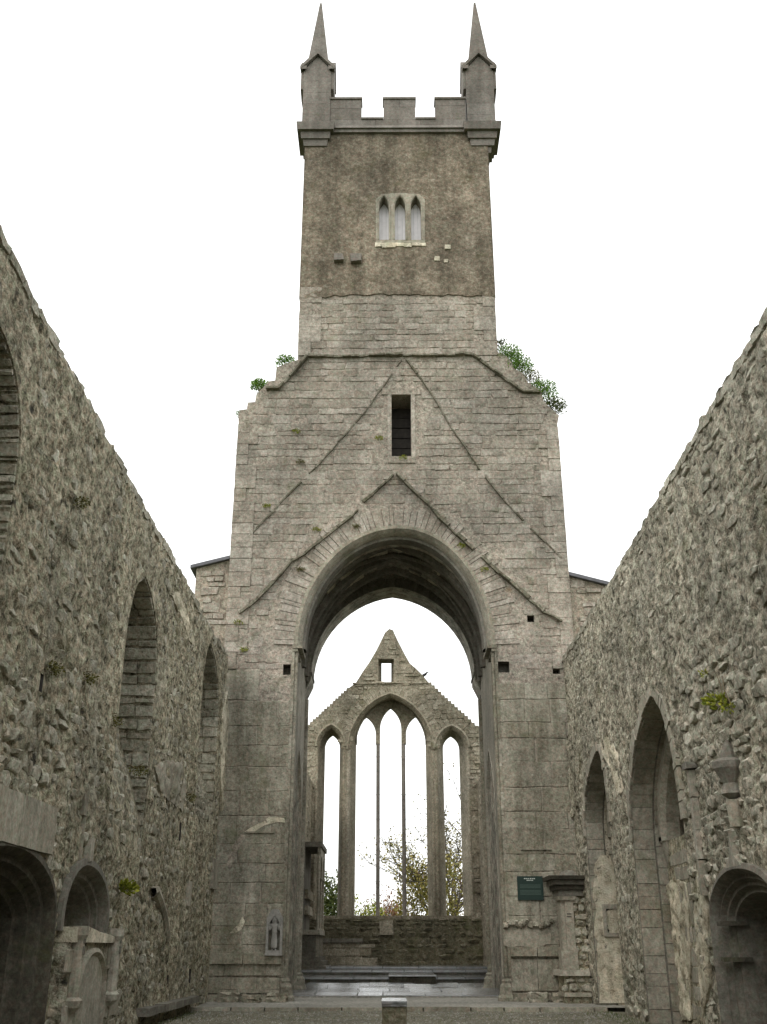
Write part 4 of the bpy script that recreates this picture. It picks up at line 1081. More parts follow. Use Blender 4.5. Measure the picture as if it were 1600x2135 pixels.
for h, nm in ((AA, 0), (AB, 1)):
    rc = recess(PR, h, 2.1, M['dark_dressed'], rw, 'blocked_arch')  # arch recess lined in darker stone, shade put into its colour
    vs_ = rp(1380, 1730)[1] if nm else rp(1240, 1740)[1]; A_ = np.array(h)
    m = MB(); m.pbox(PR, A_[:, 0].min() - .05, A_[:, 0].max() + .05, -.1, vs_, -2.0, -.62 if nm else -1.26); m.build('arch_infill', M['nave_mortar' if nm else 'limewash'], rw)
    # outer order of dressed stone round the head, then the jamb and soffit blocks
    far = h[:len(h) // 2 + 1]; near = h[len(h) // 2:]
    arc_h = [p for p in h if p[1] > 1.5]
    voussoirs(PR, arc_h, .22, 26, M['dressed'], rw, d=.035, name='voussoir', back=.03, irregular=.3)
    reveal_blocks(PR, far, -.01, -.42, 22, M['dressed'], rw, proud=.015, rows=1)
    reveal_blocks(PR, far, -.44, -1.24, 20, M['limewash' if nm == 0 else 'dressed'], rw, proud=.02, rows=2)
    reveal_blocks(PR, near, -.01, -1.24, 14, M['dressed'], rw, proud=.015, rows=1)
    # inner order: rib carried on a chamfered respond that ends in a corbel
    A = np.array(h); vs = rp(1380, 1730)[1] if nm else rp(1240, 1775)[1]; u0 = A[:, 0].min(); va_ = A[:, 1].max()
    rib = [p for p in h if p[1] >= vs - .01]
    m = MB(); moulding(PR, rib, [(-.02, -.50), (.22, -.50), (.30, -.60), (.30, -.86), (.22, -.96), (-.02, -.96)], m); m.build('inner_order', M['dressed'], rw)
    v = vs
    m = MB(); q = [(.02, -.50), (.26, -.50), (.34, -.58), (.34, -.88), (.26, -.96), (.02, -.96)]
    P3 = lambda r, d, z: PR.pt(u0 + r, z, d)
    a_ = [P3(r, d, vs) for r, d in q]; b_ = [P3(r, d, vs + .08) for r, d in q]; c_ = [P3(r * .2, -.73 + (d + .73) * .3, vs - .62) for r, d in q]
    m.add(a_ + b_, [(i, (i + 1) % 6, 6 + (i + 1) % 6, 6 + i) for i in range(6)] + [tuple(range(6, 12))]); 
    m.add(c_ + [P3(r * .92, -.73 + (d + .73) * .92, vs - .005) for r, d in q], [(i, (i + 1) % 6, 6 + (i + 1) % 6, 6 + i) for i in range(6)] + [tuple(range(6))[::-1]])
    m.build('corbel', M['dressed'], rw)
    # courses on the blocking at the back
    place(PR.off(-.62 if nm else -1.26), courses(A[:, 0].min(), A[:, 0].max(), .1, A[:, 1].max(), (.25, .45), (.35, .8), lambda u, v: v < vs_ - .2, 'slab', (.03, .03), (-.03, -.012), .02, .02, 0, (), h), M['dressed'], rw, 'blocking_stone', 45)
# ragged broken masonry standing in the small arch
m = []
for k in range(16):
    z = rp(1240, 1775)[1] + k * .13; m.append((-24.6 + random.uniform(-.25, .2) + (.35 if k < 6 else 0), z, random.uniform(.4, 1.0), .16, .5, -1.2, random.gauss(0, .1), 'rubble'))
place(PR, m, M['nave_stone'], rw, 'broken_infill', 50)
# limewash left on the jambs
for (h, Yj, x0, x1, z0, z1) in ((AA, 26.2, 4.84, 5.75, .12, 3.4),):
    Pj = Plane((0, Yj, 0), (1, 0, 0), (0, -1, 0))
    poly = jag([(x0, z0), (x0 + .02, (z0 + z1) / 2), (x0 + .12, z1 - .2), ((x0 + x1) / 2, z1), (x1, z1 - .3), (x1, z0)], .15, .05)
    sheet('limewash_coat', Pj, poly, [], .07, lambda u, v: .03 * fbm(u * 3, v * 3, 91, 4), M['limewash'], rw, skirt=.06, d0=.055, edge_fade=.05)
plaster(PR.off(-.62), ((1372, 1905), (1385, 1850), (1405, 1832), (1432, 1840), (1440, 1900), (1446, 2128), (1392, 2128), (1380, 2060), (1368, 1990)), M['limewash'], rw, .05, 17)
m = MB(); m.box(4.83, 5.8, 25.96, 26.2, -.05, .07); m.build('jamb_foot', M['dark_dressed'], rw)
# little aumbry in the jamb of the small arch
Pj = Plane((0, 26.2, 0), (1, 0, 0), (0, -1, 0)); a = Pj.px(1266, 1945); b = Pj.px(1294, 1895)
m = plate(Pj, [(a[0] - .08, a[1] - .08), (a[0] - .08, b[1] + .1), (b[0] + .06, b[1] + .1), (b[0] + .06, a[1] - .08)], [[a, (a[0], b[1]), b, (b[0], a[1])]], .02, .10)
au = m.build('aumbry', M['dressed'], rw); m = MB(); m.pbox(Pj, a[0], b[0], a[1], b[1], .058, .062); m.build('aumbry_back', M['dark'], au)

def dens_r(u, v):
    e = fbm(np.array([u * .45]), np.array([v * .5]), 177, 3)[0]; Y = -u
    z = .60 + .4 * max(0, min(1, (5.2 - v) / 2.5)) * max(0, min(1, (18.2 - Y) / 2.5))
    return max(.3, z + e * .6)
L = rubble(PR, u_e2, -8.4, .05, 8.6, dens_r, holes=rh + [[(p[0] + (.0), p[1] + .2) for p in AB]], outline=ol)
L += rubble(PR, -17.4, -8.6, 1.0, 5.6, lambda u, v: .55 * (fbm(np.array([u * .6]), np.array([v * .8]), 17, 2)[0] > -.15), top=(.01, .05), holes=rh, outline=ol)
u = u_e2
while u < -8.7:
    w = random.uniform(.2, .55); vt = np.interp(u + w / 2, [p[0] for p in top], [p[1] for p in top])
    L.append((u + w / 2, vt - .07, w, random.uniform(.10, .17), .10, -.085, random.gauss(0, .02), 'slab')); u += w
place(PR, L, M['nave_stone'], rw, 'stone', 300)
plaster(PR, ((1250, 1555), (1275, 1530), (1290, 1580), (1300, 1650), (1290, 1660), (1275, 1600)), M['limewash'], rw, .04, 14)
plaster(PR, ((1450, 1860), (1462, 1800), (1478, 1900), (1482, 2050), (1470, 2120), (1456, 2000)), M['limewash'], rw, .04, 15)
plaster(PR, ((1178, 1560), (1200, 1480), (1212, 1560), (1205, 1680), (1190, 1720), (1176, 1660)), M['nave_mortar'], rw, .04, 16)

# moulded tomb arch, bottom right
t2 = thing('tomb_recess', (RX + .4, 14.9, 0), 'tomb recess in a finely moulded ogee arch at the right edge, below a broken canopy', 'tomb')
ap = max(AC, key=lambda p: p[1])
m = MB(); moulding(PR, AC, [(-.12, .0), (-.12, .07), (-.05, .09), (.0, .02), (.02, -.05), (.07, -.04), (.10, -.12), (.16, -.12), (.19, -.2), (.25, -.2), (.27, -.3), (.28, -.9)], m); m.build('arch_moulding', M['dark_dressed'], t2, smooth=True)
m = MB(); plate(PR, [(ap[0] - .35, ap[1] + .08), (ap[0] - .1, ap[1] + .22), (ap[0], ap[1] + .55), (ap[0] + .1, ap[1] + .22), (ap[0] + .35, ap[1] + .08)], [], -.03, .08, m); m.build('ogee_finial', M['dressed'], t2)
m = MB(); m.pbox(PR, -16.4, -13.2, -.1, 2.6, -1.15, -.9); m.build('back_wall', M['damp_shade'], t2)  # back of the tomb darkened in colour for its shade
place(PR, courses(-16.3, -13.4, .1, 2.4, (.25, .45), (.4, .8), lambda u, v: True, 'slab', (.03, .05), (-.91, -.9), .02, .02, 0, (), AC), M['damp_shade'], t2, 'stone', 40)
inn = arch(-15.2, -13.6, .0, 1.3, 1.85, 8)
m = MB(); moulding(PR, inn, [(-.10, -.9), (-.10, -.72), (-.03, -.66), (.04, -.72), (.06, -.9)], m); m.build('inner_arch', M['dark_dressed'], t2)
m = MB(); m.pbox(PR, -16.2, -13.5, -.1, .12, -.9, -.1); m.build('tomb_slab', M['damp_shade'], t2)
for z in (rp(1500, 1926)[1], rp(1500, 2000)[1]):
    m = MB(); m.pbox(PR, -16.12, -15.95, z - .03, z + .03, -.35, .06); m.build('jamb_joint', M['damp_shade'], t2)
# canopy bracket and thin pinnacle shaft on the wall above
cb = thing('canopy_bracket', PR.pt(rp(1530, 1600)[0], rp(1530, 1600)[1], 0), 'weathered moulded canopy bracket jutting from the right wall above the moulded tomb arch', 'bracket')
u, z = rp(1530, 1600); q = PR.pt(u, z, .05)
m = MB(); m.lathe(q.x, q.y, [(.08, z - .42), (.17, z - .36), (.15, z - .30), (.12, z - .22), (.20, z - .08), (.24, z - .02), (.25, z + .07), (.16, z + .12)], 8); m.build('moulded_cap', M['dark_dressed'], cb)
m = MB(); m.lathe(q.x, q.y, [(.10, z - .80), (.12, z - .44)], 8); m.build('shaft', M['dressed'], cb)
m = MB(); m.lathe(q.x, q.y, [(.12, z + .12), (.10, z + .22), (.02, z + .38)], 8); m.build('finial', M['dark_dressed'], cb)
ps = thing('pinnacle_shaft', PR.pt(rp(1474, 1860)[0], rp(1474, 1860)[1], 0), 'thin broken pinnacle shaft standing against the right wall, left of the moulded tomb arch', 'pinnacle')
a = rp(1476, 1868); b = rp(1466, 1606); zs = a[1]; u = a[0]
while zs < b[1] - .1:
    h = random.uniform(.35, .6); m = MB(); m.pbox(PR, u - .07, u + .07, zs, zs + h - .015, -.05, .09, .012); m.build('shaft_block', M['dressed'], ps); zs += h
m = MB(); m.pbox(PR, u - .12, u + .12, zs, zs + .09, -.05, .14, .01); m.build('capital', M['dark_dressed'], ps)

# wall monument with white pilaster in the corner
wm = thing('wall_monument', (4.4, 27.3, 0), 'broken classical wall monument with a pale pilaster under a projecting cornice in the right corner', 'monument')
PM = Plane((0, 26.95, 0), (1, 0, 0), (0, -1, 0)); mp_ = PM.px
zc0 = mp_(1190, 1868)[1]; zc1 = mp_(1190, 1826)[1]; x0 = mp_(1168, 1900)[0]; x1 = 4.80
m = MB(); m.box(x0 + .25, x1, 27.02, 27.9, -.05, zc0); m.build('rubble_core', M['nave_mortar'], wm)
place(Plane((0, 27.02, 0), (1, 0, 0), (0, -1, 0)), courses(x0 + .27, x1, .1, zc0, (.12, .24), (.16, .34), lambda u, v: True, 'rubble', (.03, .07), (-.01, .01), .01, .05, 0, (), None), M['nave_stone'], wm, 'stone', 60)
for k, (za, zb, e) in enumerate(((0, .3, .0), (.3, .55, .07), (.55, .8, .14), (.8, 1.0, .24))):
    m = MB(); m.box(x0 - e, x1, 26.95 - e, 27.9, zc0 + (zc1 - zc0) * za + .003, zc0 + (zc1 - zc0) * zb - .003, -.015, -.015); m.build('cornice_course', M['damp_shade'] if k % 2 else M['dark_dressed'], wm)
m = MB(); m.box(x0 + .1, x1 - .1, 27.0, 27.9, zc1 + .003, zc1 + .14, .12, .1); m.build('broken_pediment', M['dark_dressed'], wm)
zb0 = mp_(1175, 2022)[1]; zb1 = mp_(1175, 1982)[1]
m = MB(); m.box(x0 - .03, x0 + .36, 26.93, 27.4, zb0, zb1); m.build('pilaster_plinth', M['dressed'], wm)
m = MB(); m.box(x0 + .02, x0 + .12, 26.99, 27.4, zb1 + .003, zc0 - .10); m.box(x0 + .125, x0 + .33, 26.95, 27.4, zb1 + .003, zc0 - .10); pil = m.build('pilaster', M['dressed'], wm)
m = MB(); m.box(x0 - .03, x0 + .38, 26.91, 27.4, zc0 - .098, zc0 - .004, -.02, -.02); m.build('pilaster_capital', M['dressed'], pil)
for dz in (.42, .48):
    m = MB(); m.box(x0 + .16, x0 + .27, 26.942, 26.952, zc0 - dz, zc0 - dz + .02); m.build('carved_slot', M['dark'], pil)
m = MB(); m.box(x0 - .12, x1, 26.85, 27.9, zb0 - .13, zb0 - .004, .02, .02); m.build('ledge', M['dressed'], wm)
m = MB(); m.box(x0 + .0, x1, 26.95, 27.9, -.05, zb0 - .135); m.build('pedestal', M['nave_mortar'], wm)
place(PM, courses(x0 + .02, x1 - .02, .32, zb0 - .15, (.12, .2), (.15, .35), lambda u, v: True, 'rubble', (.03, .06), (-.01, .01), .01, .04, 0, (), None), M['nave_stone'], wm, 'stone', 40)
m = MB(); m.box(x0 - .02, x1, 26.87, 27.9, .22, .31, .01, .01); m.build('plinth_slab', M['dressed'], wm)

# ================================================================== CHANCEL
ew = thing('gable_wall', (.3, EY + .6, 0), 'far ruined gable wall with a tall three-light window, flanking lancets and a small square opening', 'wall')
ep = PE.px; PO = PE.off(-1.0)
sil_l = [ep(*p) for p in ((640, 1516), (728, 1434), (742, 1424), (757, 1400), (771, 1380), (785, 1356), (795, 1336), (803, 1319), (812, 1311))]
sil_r = [ep(*p) for p in ((820, 1314), (828, 1332), (838, 1352), (846, 1367), (855, 1383), (868, 1394), (880, 1406), (894, 1423), (998, 1518))]
def steps(a, b, n, flip):
    out = []
    for k in range(n):
        u = a[0] + (b[0] - a[0]) * k / n; v = a[1] + (b[1] - a[1]) * k / n; u2 = a[0] + (b[0] - a[0]) * (k + 1) / n; v2 = a[1] + (b[1] - a[1]) * (k + 1) / n
        j = random.uniform(-.03, .03)
        out += [(u, v + j), (u + (u2 - u) * .12, v2 + j)] if not flip else [(u, v + j), (u2 - (u2 - u) * .12, v + j)]
    return out
wl, wr_ = -4.1, 4.75
ol = [(wl, -.1), (wl, sil_l[0][1] - .6)] + steps(sil_l[0], sil_l[1], 15, False) + sil_l[1:] + sil_r[:-1] + steps(sil_r[-2], sil_r[-1], 15, True)[1:] + [(wr_, sil_r[-1][1] - .7), (wr_, -.1)]
SILL = ep(814, 1909)[1]
def ea(x0, x1, ys, ya, n=9, P=PE, vb=None):
    a = P.px(x0, ys); b = P.px(x1, ys); c = P.px((x0 + x1) / 2, ya); return arch(a[0], b[0], SILL if vb is None else vb, a[1], c[1], n)
I0 = ea(661, 719, 1556, 1512); I1 = ea(727, 902, 1562, 1447, 14); I2 = ea(909, 976, 1558, 1514)
def oa(x0, x1, ys, ya, n=9): return ea(x0, x1, ys, ya, n, PO, SILL)
O0 = oa(678, 709, 1560, 1533); O2 = oa(924, 958, 1562, 1535); O1 = oa(743, 888, 1552, 1462, 14)
gw = [ep(789, 1426), ep(789, 1374), ep(822, 1374), ep(822, 1426)]
def relief_e(u, v): return .04 * fbm(u * .8, v * .8, 41, 3) + .05 * fbm(u * 3, v * 4, 43, 4)
sheet('wall_face', PE, ol, [I0, I1, I2, gw], .085, relief_e, M['end_mortar'], ew, skirt=.0)
m = MB(); k = len(ol); m.add([PE.pt(*p) for p in ol] + [PE.pt(*p, -1.2) for p in ol], [(i, i + 1, k + i + 1, k + i) for i in range(k - 1)]); m.build('wall_head', M['end_mortar'], ew)
og = [PO.px(796, 1422), PO.px(796, 1381), PO.px(816, 1381), PO.px(816, 1422)]
plate(PE, ol, [O0, O1, O2, og], -1.2, -1.0).build('outer_leaf', M['end_mortar'], ew)
for a, b, nm in ((I0, O0, 'window_splay'), (I1, O1, 'window_splay'), (I2, O2, 'window_splay')):
    m = loft(PE, a, .0, b, -1.0); m.build(nm, M['end_stone'], ew)
m = loft(PE, gw, .0, og, -1.0, closed=True); m.build('opening_splay', M['end_mortar'], ew)
for a in (I0, I1, I2):
    m = MB(); sp_ = min(p[1] for p in a if p[1] > SILL + .5); arc = [p for p in a if p[1] >= sp_ - .01]
    moulding(PE, arc, [(-.10, -.02), (-.10, .07), (-.02, .09), (.06, .02), (.10, -.06), (.14, -.12)], m); m.build('hood_moulding', M['end_stone'], ew, smooth=True)
    voussoirs(PE, arc, .42, 34 if a is I1 else 14, M['end_stone'], ew, d=.03, irregular=.3)
    # roll on the splay edges
    for u in (a[0][0], a[-1][0]):
        m = MB(); m.lathe(u, EY + .06, [(.085, SILL), (.085, sp_)], 8); m.build('edge_roll', M['end_stone'], ew, smooth=True)
# three-light head and mullions
l1 = [(745, 784, 1532, 1496), (793, 837, 1520, 1477), (847, 887, 1532, 1495)]
zb = PO.px(814, 1552)[1]
heads = [ea(a, b, c, d, 8, PO, zb) for a, b, c, d in l1]
o1 = [p for p in O1 if p[1] >= zb - .02]; o1[0] = (o1[0][0], zb); o1[-1] = (o1[-1][0], zb)
poly = o1 + [p for h in heads[::-1] for p in h[::-1]]
plate(PO, poly, [], -.15, .15).build('window_head', M['end_stone'], ew)
for (xa, xb) in ((784.5, 792.5), (838, 846.5)):
    ua = PO.px(xa, 1700)[0]; ub = PO.px(xb, 1700)[0]; z = SILL - .02; cu = (ua + ub) / 2; r_ = (ub - ua) / 2
    while z < zb - .01:
        z2 = min(z + random.uniform(1.1, 1.9), zb); m = MB(); m.lathe(cu, EY + 1.0, [(r_ * 1.05, z + .006), (r_ * 1.05, z2 - .006)], 8, sy=1.6, rot=R(22.5)); m.build('mullion', M['parapet'], ew); z = z2
for h, (a, b) in ((0, (743, 888)),):
    for y in (1578, 1657, 1708, 1757, 1789, 1838):
        p = PO.px(a, y); q = PO.px(b, y); m = MB(); m.tube([PO.pt(p[0], p[1]), PO.pt(q[0], p[1])], .011, 5); m.build('saddle_bar', M['iron'], ew)
m = MB(); m.box(wl + .6, wr_ - .6, EY - .02, EY + 1.19, SILL - .12, SILL - .004); m.build('sill', M['end_stone'], ew)
pL = ep(736, 1427); pR_ = ep(893, 1424)
ledge(PE, [pL, ((pL[0] + pR_[0]) / 2, pL[1] + .03), (pR_[0], pL[1] + .02)], .10, .09, M['end_stone'], ew, 'string_course')
hx = [I0, I1, I2, gw]
st_ = courses(wl, wr_, .5, 15.6, (.12, .26), (.2, .55), lambda u, v: random.random() < .93, 'slab', (.02, .05), (-.025, .01), .02, .02, .0, hx, ol, wob=.02)
rg = [p for p in arch(I1[0][0] - .45, I1[-1][0] + .45, SILL, zb - .2, max(q[1] for q in I1) + .45, 10)]
st_ = [s for s in st_ if not (in1(s[0], s[1], rg) and s[1] > zb - .3)]
low = [s for s in st_ if s[1] < SILL - .15]; hi = [s for s in st_ if s[1] >= SILL - .15]
place(PE, hi, M['end_stone'], ew, 'stone', 170)
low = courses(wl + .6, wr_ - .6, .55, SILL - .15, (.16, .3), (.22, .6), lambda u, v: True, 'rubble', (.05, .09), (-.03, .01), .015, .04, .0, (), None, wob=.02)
place(PE, low, M['low_stone'], ew, 'rubble_stone', 110)  # low courses in stone toned down for shade
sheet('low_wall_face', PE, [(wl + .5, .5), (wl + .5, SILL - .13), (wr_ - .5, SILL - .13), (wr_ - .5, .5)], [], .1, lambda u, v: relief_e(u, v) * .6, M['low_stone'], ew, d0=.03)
m = MB(); p = ep(806, 1930); m.pbox(PE, p[0] - .25, p[0] + .28, p[1] - .32, p[1] + .22, -.1, .16, .06); m.build('projecting_stone', M['end_stone'], ew)

# chancel side walls
for nm, X0, X1, lab in ((0, -4.35, -3.45, 'low left side wall of the chancel seen through the tower arch'), (1, 4.05, 4.95, 'low right side wall of the chancel behind the tower arch')):
    cw = thing('chancel_wall', ((X0 + X1) / 2, 41, 0), lab, 'wall')
    Pc = Plane((X1 if nm == 0 else X0, 0, 0), (0, 1, 0) if nm == 0 else (0, -1, 0), (1, 0, 0) if nm == 0 else (-1, 0, 0))
    ur = (34.32, 48.0) if nm == 0 else (-48.0, -34.32)
    o_ = [(ur[0], -.1), (ur[0], 8.2), (ur[1], 8.2), (ur[1], -.1)]
    sheet('wall_face', Pc, o_, [], .14, relief_n(13 + nm), M['end_mortar'], cw, skirt=.88)
    place(Pc, rubble(Pc, ur[0] + .1, ur[1] - .1, .3, 8, lambda u, v: .5, outline=o_), M['end_stone'], cw, 'stone', 40)

# canopied tomb against the left chancel wall
ct = thing('canopied_tomb', (-3.1, 45.4, .5), 'tall canopied stone tomb with slender columns beside the far window', 'tomb')
xF = -2.78
for (ya, yb, xa, za, zb_) in ((43.6, 47.6, -2.42, .36, .62), (43.75, 47.5, -2.55, .623, .80), (43.85, 47.4, -2.66, .803, .95)):
    m = MB(); m.box(-3.44, xa, ya, yb, za, zb_, .0, .0); m.build('stepped_plinth', M['dark_dressed'], ct)
m = MB(); m.box(-3.44, -2.85, 43.9, 47.3, .953, 1.75); m.build('tomb_chest', M['dark_dressed'], ct)
for y in np.linspace(44.0, 47.2, 7):
    m = MB(); m.box(-2.848, -2.78, y - .06, y + .06, .96, 1.74); m.build('pilaster', M['dressed'], ct)
m = MB(); m.box(-3.44, -2.70, 43.8, 47.4, 1.753, 1.93, .0, .0); m.build('tomb_slab', M['dressed'], ct)
for y in (43.95, 44.1, 45.6, 47.2):
    m = MB(); m.lathe(-2.80, y, [(.09, 1.93), (.055, 2.02), (.05, 3.3), (.075, 3.36), (.05, 3.42), (.05, 4.75), (.09, 4.85)], 8); m.build('column', M['dressed'], ct)
for (a, b) in ((43.95, 45.6), (45.6, 47.2)):
    Pk = Plane((-2.86, 0, 0), (0, 1, 0), (1, 0, 0)); h = arch(a + .1, b - .1, 3.9, 4.0, 4.75, 7)
    plate(Pk, [(a, 3.9), (a, 5.05), (b, 5.05), (b, 3.9)], [[(h[0][0], 3.92)] + h[1:-1] + [(h[-1][0], 3.92)]], .0, .12).build('canopy_arch', M['dressed'], ct)
m = MB(); m.box(-3.44, -2.68, 43.8, 47.4, 5.055, 5.25, .0, .0); m.build('canopy', M['dark_dressed'], ct)
m = MB(); m.box(-3.44, -3.36, 43.9, 47.3, 1.935, 5.05); m.build('back_panel', M['dark_dressed'], ct)
for z in (2.5, 3.1):
    m = MB(); m.box(-3.37, -3.2, 44.1, 47.1, z, z + .35, .03, .06); m.build('carved_panel', M['end_stone'], ct)

# stone altar bench against the gable wall, left
ab = thing('altar_bench', (-2, 47.5, .6), 'long stone bench with a projecting slab against the far gable wall, left side', 'bench')
q0 = ep(668, 1960); q1 = ep(756, 1960); ztp = ep(700, 1957)[1]; zbt = ep(700, 2022)[1]
m = MB(); m.box(q0[0], q1[0], 47.3, 47.97, .52, ztp - .16); m.build('bench_body', M['end_mortar'], ab)
x = q0[0] - .03
while x < q1[0]:
    w = random.uniform(.5, .9); m = MB(); m.box(x, min(x + w, q1[0] + .04) - .01, 47.2, 47.97, ztp - .156, ztp, .01, .01); m.build('bench_slab', M['dark_dressed'], ab); x += w
place(Plane((0, 47.3, 0), (1, 0, 0), (0, -1, 0)), courses(q0[0], q1[0] - .05, .6, ztp - .2, (.25, .4), (.4, .8), lambda u, v: True, 'ashlar', (.02, .03), (-.005, .0), .012, .01, 0, (), None), M['end_stone'], ab, 'stone', 30)

# altar stone on the paving
a0 = PT.off(-9.7).px(810, 2036); a1 = PT.off(-9.7).px(911, 2053)
al = thing('altar_stone', ((a0[0] + a1[0]) / 2, 38.1, .12), 'low wet dark stone slab lying on the chancel paving before the altar steps', 'stone')
m = MB(); m.box(a0[0] + .03, a1[0] - .03, 37.72, 40.6, .13, .40); m.build('slab_base', M['damp_shade'], al)  # front coloured near black for the shaded face below the wet top
m = MB(); m.box(a0[0], a1[0], 37.66, 40.66, .403, .45, .02, .02); m.build('slab_top', M['wet'], al)

# squared stone block in the nave
b0 = PT.off(8).px(797, 2086); b1 = PT.off(8).px(848, 2086)
bl = thing('stone_block', ((b0[0] + b1[0]) / 2, 20.2, 0), 'squared stone block with a pale wet top standing in the grass before the arch', 'stone')
def rough_block(x0, x1, y0, y1, z0, z1, j, name, mat, par):
    bm = bmesh.new(); bmesh.ops.create_cube(bm, size=1); bmesh.ops.subdivide_edges(bm, edges=bm.edges[:], cuts=3, use_grid_fill=True)
    m = MB(); vs = []
    for v in bm.verts:
        p = Vector((x0 + (v.co.x + .5) * (x1 - x0), y0 + (v.co.y + .5) * (y1 - y0), z0 + (v.co.z + .5) * (z1 - z0)))
        k = sum(abs(abs(c) - .5) < 1e-4 for c in v.co); s = 1 - .012 * (k == 2) - .03 * (k == 3)
        c = Vector(((x0 + x1) / 2, (y0 + y1) / 2, (z0 + z1) / 2)); p = c + (p - c) * s + Vector([random.uniform(-j, j) for _ in range(3)]); vs.append(p)
    m.add(vs, [tuple(v.index for v in f.verts) for f in bm.faces]); bm.free()
    return m.build(name, mat, par)
zt = PT.off(8).px(820, 2085)[1]
rough_block(b0[0], b1[0], 20.0, 20.45, -.05, zt - .09, .012, 'block_body', M['low_stone'], bl)
bt_ = rough_block(b0[0] - .01, b1[0] + .01, 19.98, 20.47, zt - .088, zt, .005, 'block_top', M['wet'], bl); bt_.rotation_euler.x = R(3.5)

# green information plaque
c0 = tp(1080, 1877); c1 = tp(1131, 1827)
pq_ = thing('information_plaque', PT.pt((c0[0] + c1[0]) / 2, c0[1], .02), 'dark green metal plaque with small light print on the right pier of the arch', 'plaque')
m = MB(); m.pbox(PT, c0[0], c1[0], c0[1], c1[1], .025, .05); m.build('panel', M['sign'], pq_)
wd, ht = c1[0] - c0[0], c1[1] - c0[1]
def bar(x0, x1, y0, y1, mat, nm, d=.0515):
    m = MB(); m.pbox(PT, c0[0] + wd * x0, c0[0] + wd * x1, c1[1] - ht * y1, c1[1] - ht * y0, .049, d); m.build(nm, M[mat], pq_)
for (x0, x1, y) in ((.27, .33, .085), (.345, .40, .085), (.415, .47, .085), (.50, .56, .085), (.59, .63, .085), (.645, .70, .085), (.37, .42, .155), (.435, .49, .155), (.52, .56, .155), (.575, .62, .155)):
    bar(x0, x1, y, y + .035, 'signlight', 'heading_letter')
for k in range(3): bar(.10, .90, .35 + k * .055, .385 + k * .055, 'signgrey', 'text_line')
for k in range(4): bar(.10, .90, .58 + k * .055, .615 + k * .055, 'signgrey', 'text_line')
for (x, y) in ((.04, .04), (.96, .04), (.04, .96), (.96, .96)):
    m = MB(); q = PT.pt(c0[0] + wd * x, c0[1] + ht * y, .053); m.pbox(PT, c0[0] + wd * x - .008, c0[0] + wd * x + .008, c0[1] + ht * y - .008, c0[1] + ht * y + .008, .048, .057); m.build('screw', M['iron'], pq_)

# carved friar in a gabled panel on the left pier
n0 = tp(555, 1986); n1 = tp(592, 1896)
cf_ = thing('carved_friar_panel', PT.pt((n0[0] + n1[0]) / 2, n0[1], .05), 'pale carved panel of a hooded friar raising both hands, on the left pier', 'carving')
w2 = (n1[0] - n0[0]) / 2; cu = (n0[0] + n1[0]) / 2; zb_, zt_ = n0[1], n1[1]; H_ = zt_ - zb_
outl = [(cu - w2, zb_), (cu - w2, zb_ + H_ * .80), (cu - w2 * .35, zt_), (cu + w2 * .35, zt_), (cu + w2, zb_ + H_ * .80), (cu + w2, zb_)]
nh = [(cu - w2 * .72, zb_ + .05), (cu - w2 * .72, zb_ + H_ * .66), (cu, zb_ + H_ * .86), (cu + w2 * .72, zb_ + H_ * .66), (cu + w2 * .72, zb_ + .05)]
plate(PT, outl, [nh], .012, .16).build('niche_frame', M['carving'], cf_)
m = MB(); V_, T_ = tri(nh, [], []); m.add([PT.pt(u, v, .02) for u, v in V_], [tuple(t) for t in T_]); m.build('niche_back', M['dark_dressed'], cf_)
m = MB(); m.pbox(PT, cu - w2 * 1.05, cu + w2 * 1.05, zb_ - .07, zb_ - .004, .0, .2, .006); m.build('ledge', M['carving'], cf_)
# the figure: one skinned body
def skin_figure(name, joints, edges, mat, parent, sub=2):
    me = bpy.data.meshes.new(name); me.from_pydata([j[0] for j in joints], edges, [])
    o = bpy.data.objects.new(name, me); COL.objects.link(o)
    sk = o.modifiers.new('skin', 'SKIN'); sl = me.skin_vertices[0].data
    for i, j in enumerate(joints): sl[i].radius = j[1] if isinstance(j[1], tuple) else (j[1], j[1]); sl[i].use_root = i == 0
    s = o.modifiers.new('sub', 'SUBSURF'); s.levels = sub; s.render_levels = sub
    bpy.context.view_layer.update()
    dg = bpy.context.evaluated_depsgraph_get(); em = bpy.data.meshes.new_from_object(o.evaluated_get(dg))
    bpy.data.objects.remove(o); em.materials.clear(); em.materials.append(mat)
    em.polygons.foreach_set('use_smooth', [True] * len(em.polygons))
    A = np.array([v.co for v in em.vertices]); c = (A.min(0) + A.max(0)) / 2
    for v in em.vertices: v.co = v.co - Vector(c)
    o2 = bpy.data.objects.new(name, em); COL.objects.link(o2); put(o2, c, parent); return o2
fh = H_ * .80; Z = lambda t: zb_ + .05 + fh * t
def fp(x, t, d): return tuple(PT.pt(cu + x, Z(t), d))
g = .14
J = [(fp(0, .50, .10), (.075, .06)), (fp(0, .36, .10), (.085, .06)), (fp(0, .18, .10), (.092, .065)), (fp(0, .02, .10), (.10, .065)),
     (fp(0, .64, .10), (.082, .06)), (fp(0, .74, .10), (.07, .05)), (fp(0, .80, .115), (.03, .03)), (fp(0, .87, .13), (.048, .05)), (fp(0, .955, .125), (.038, .042)),
     (fp(-.075, .73, .10), .035), (fp(-.115, .60, .11), .036), (fp(-.135, .585, .14), .034), (fp(-.125, .68, .17), .024), (fp(-.122, .72, .175), .016),
     (fp(.075, .73, .10), .035), (fp(.115, .60, .11), .036), (fp(.135, .585, .14), .034), (fp(.125, .68, .17), .024), (fp(.122, .72, .175), .016)]
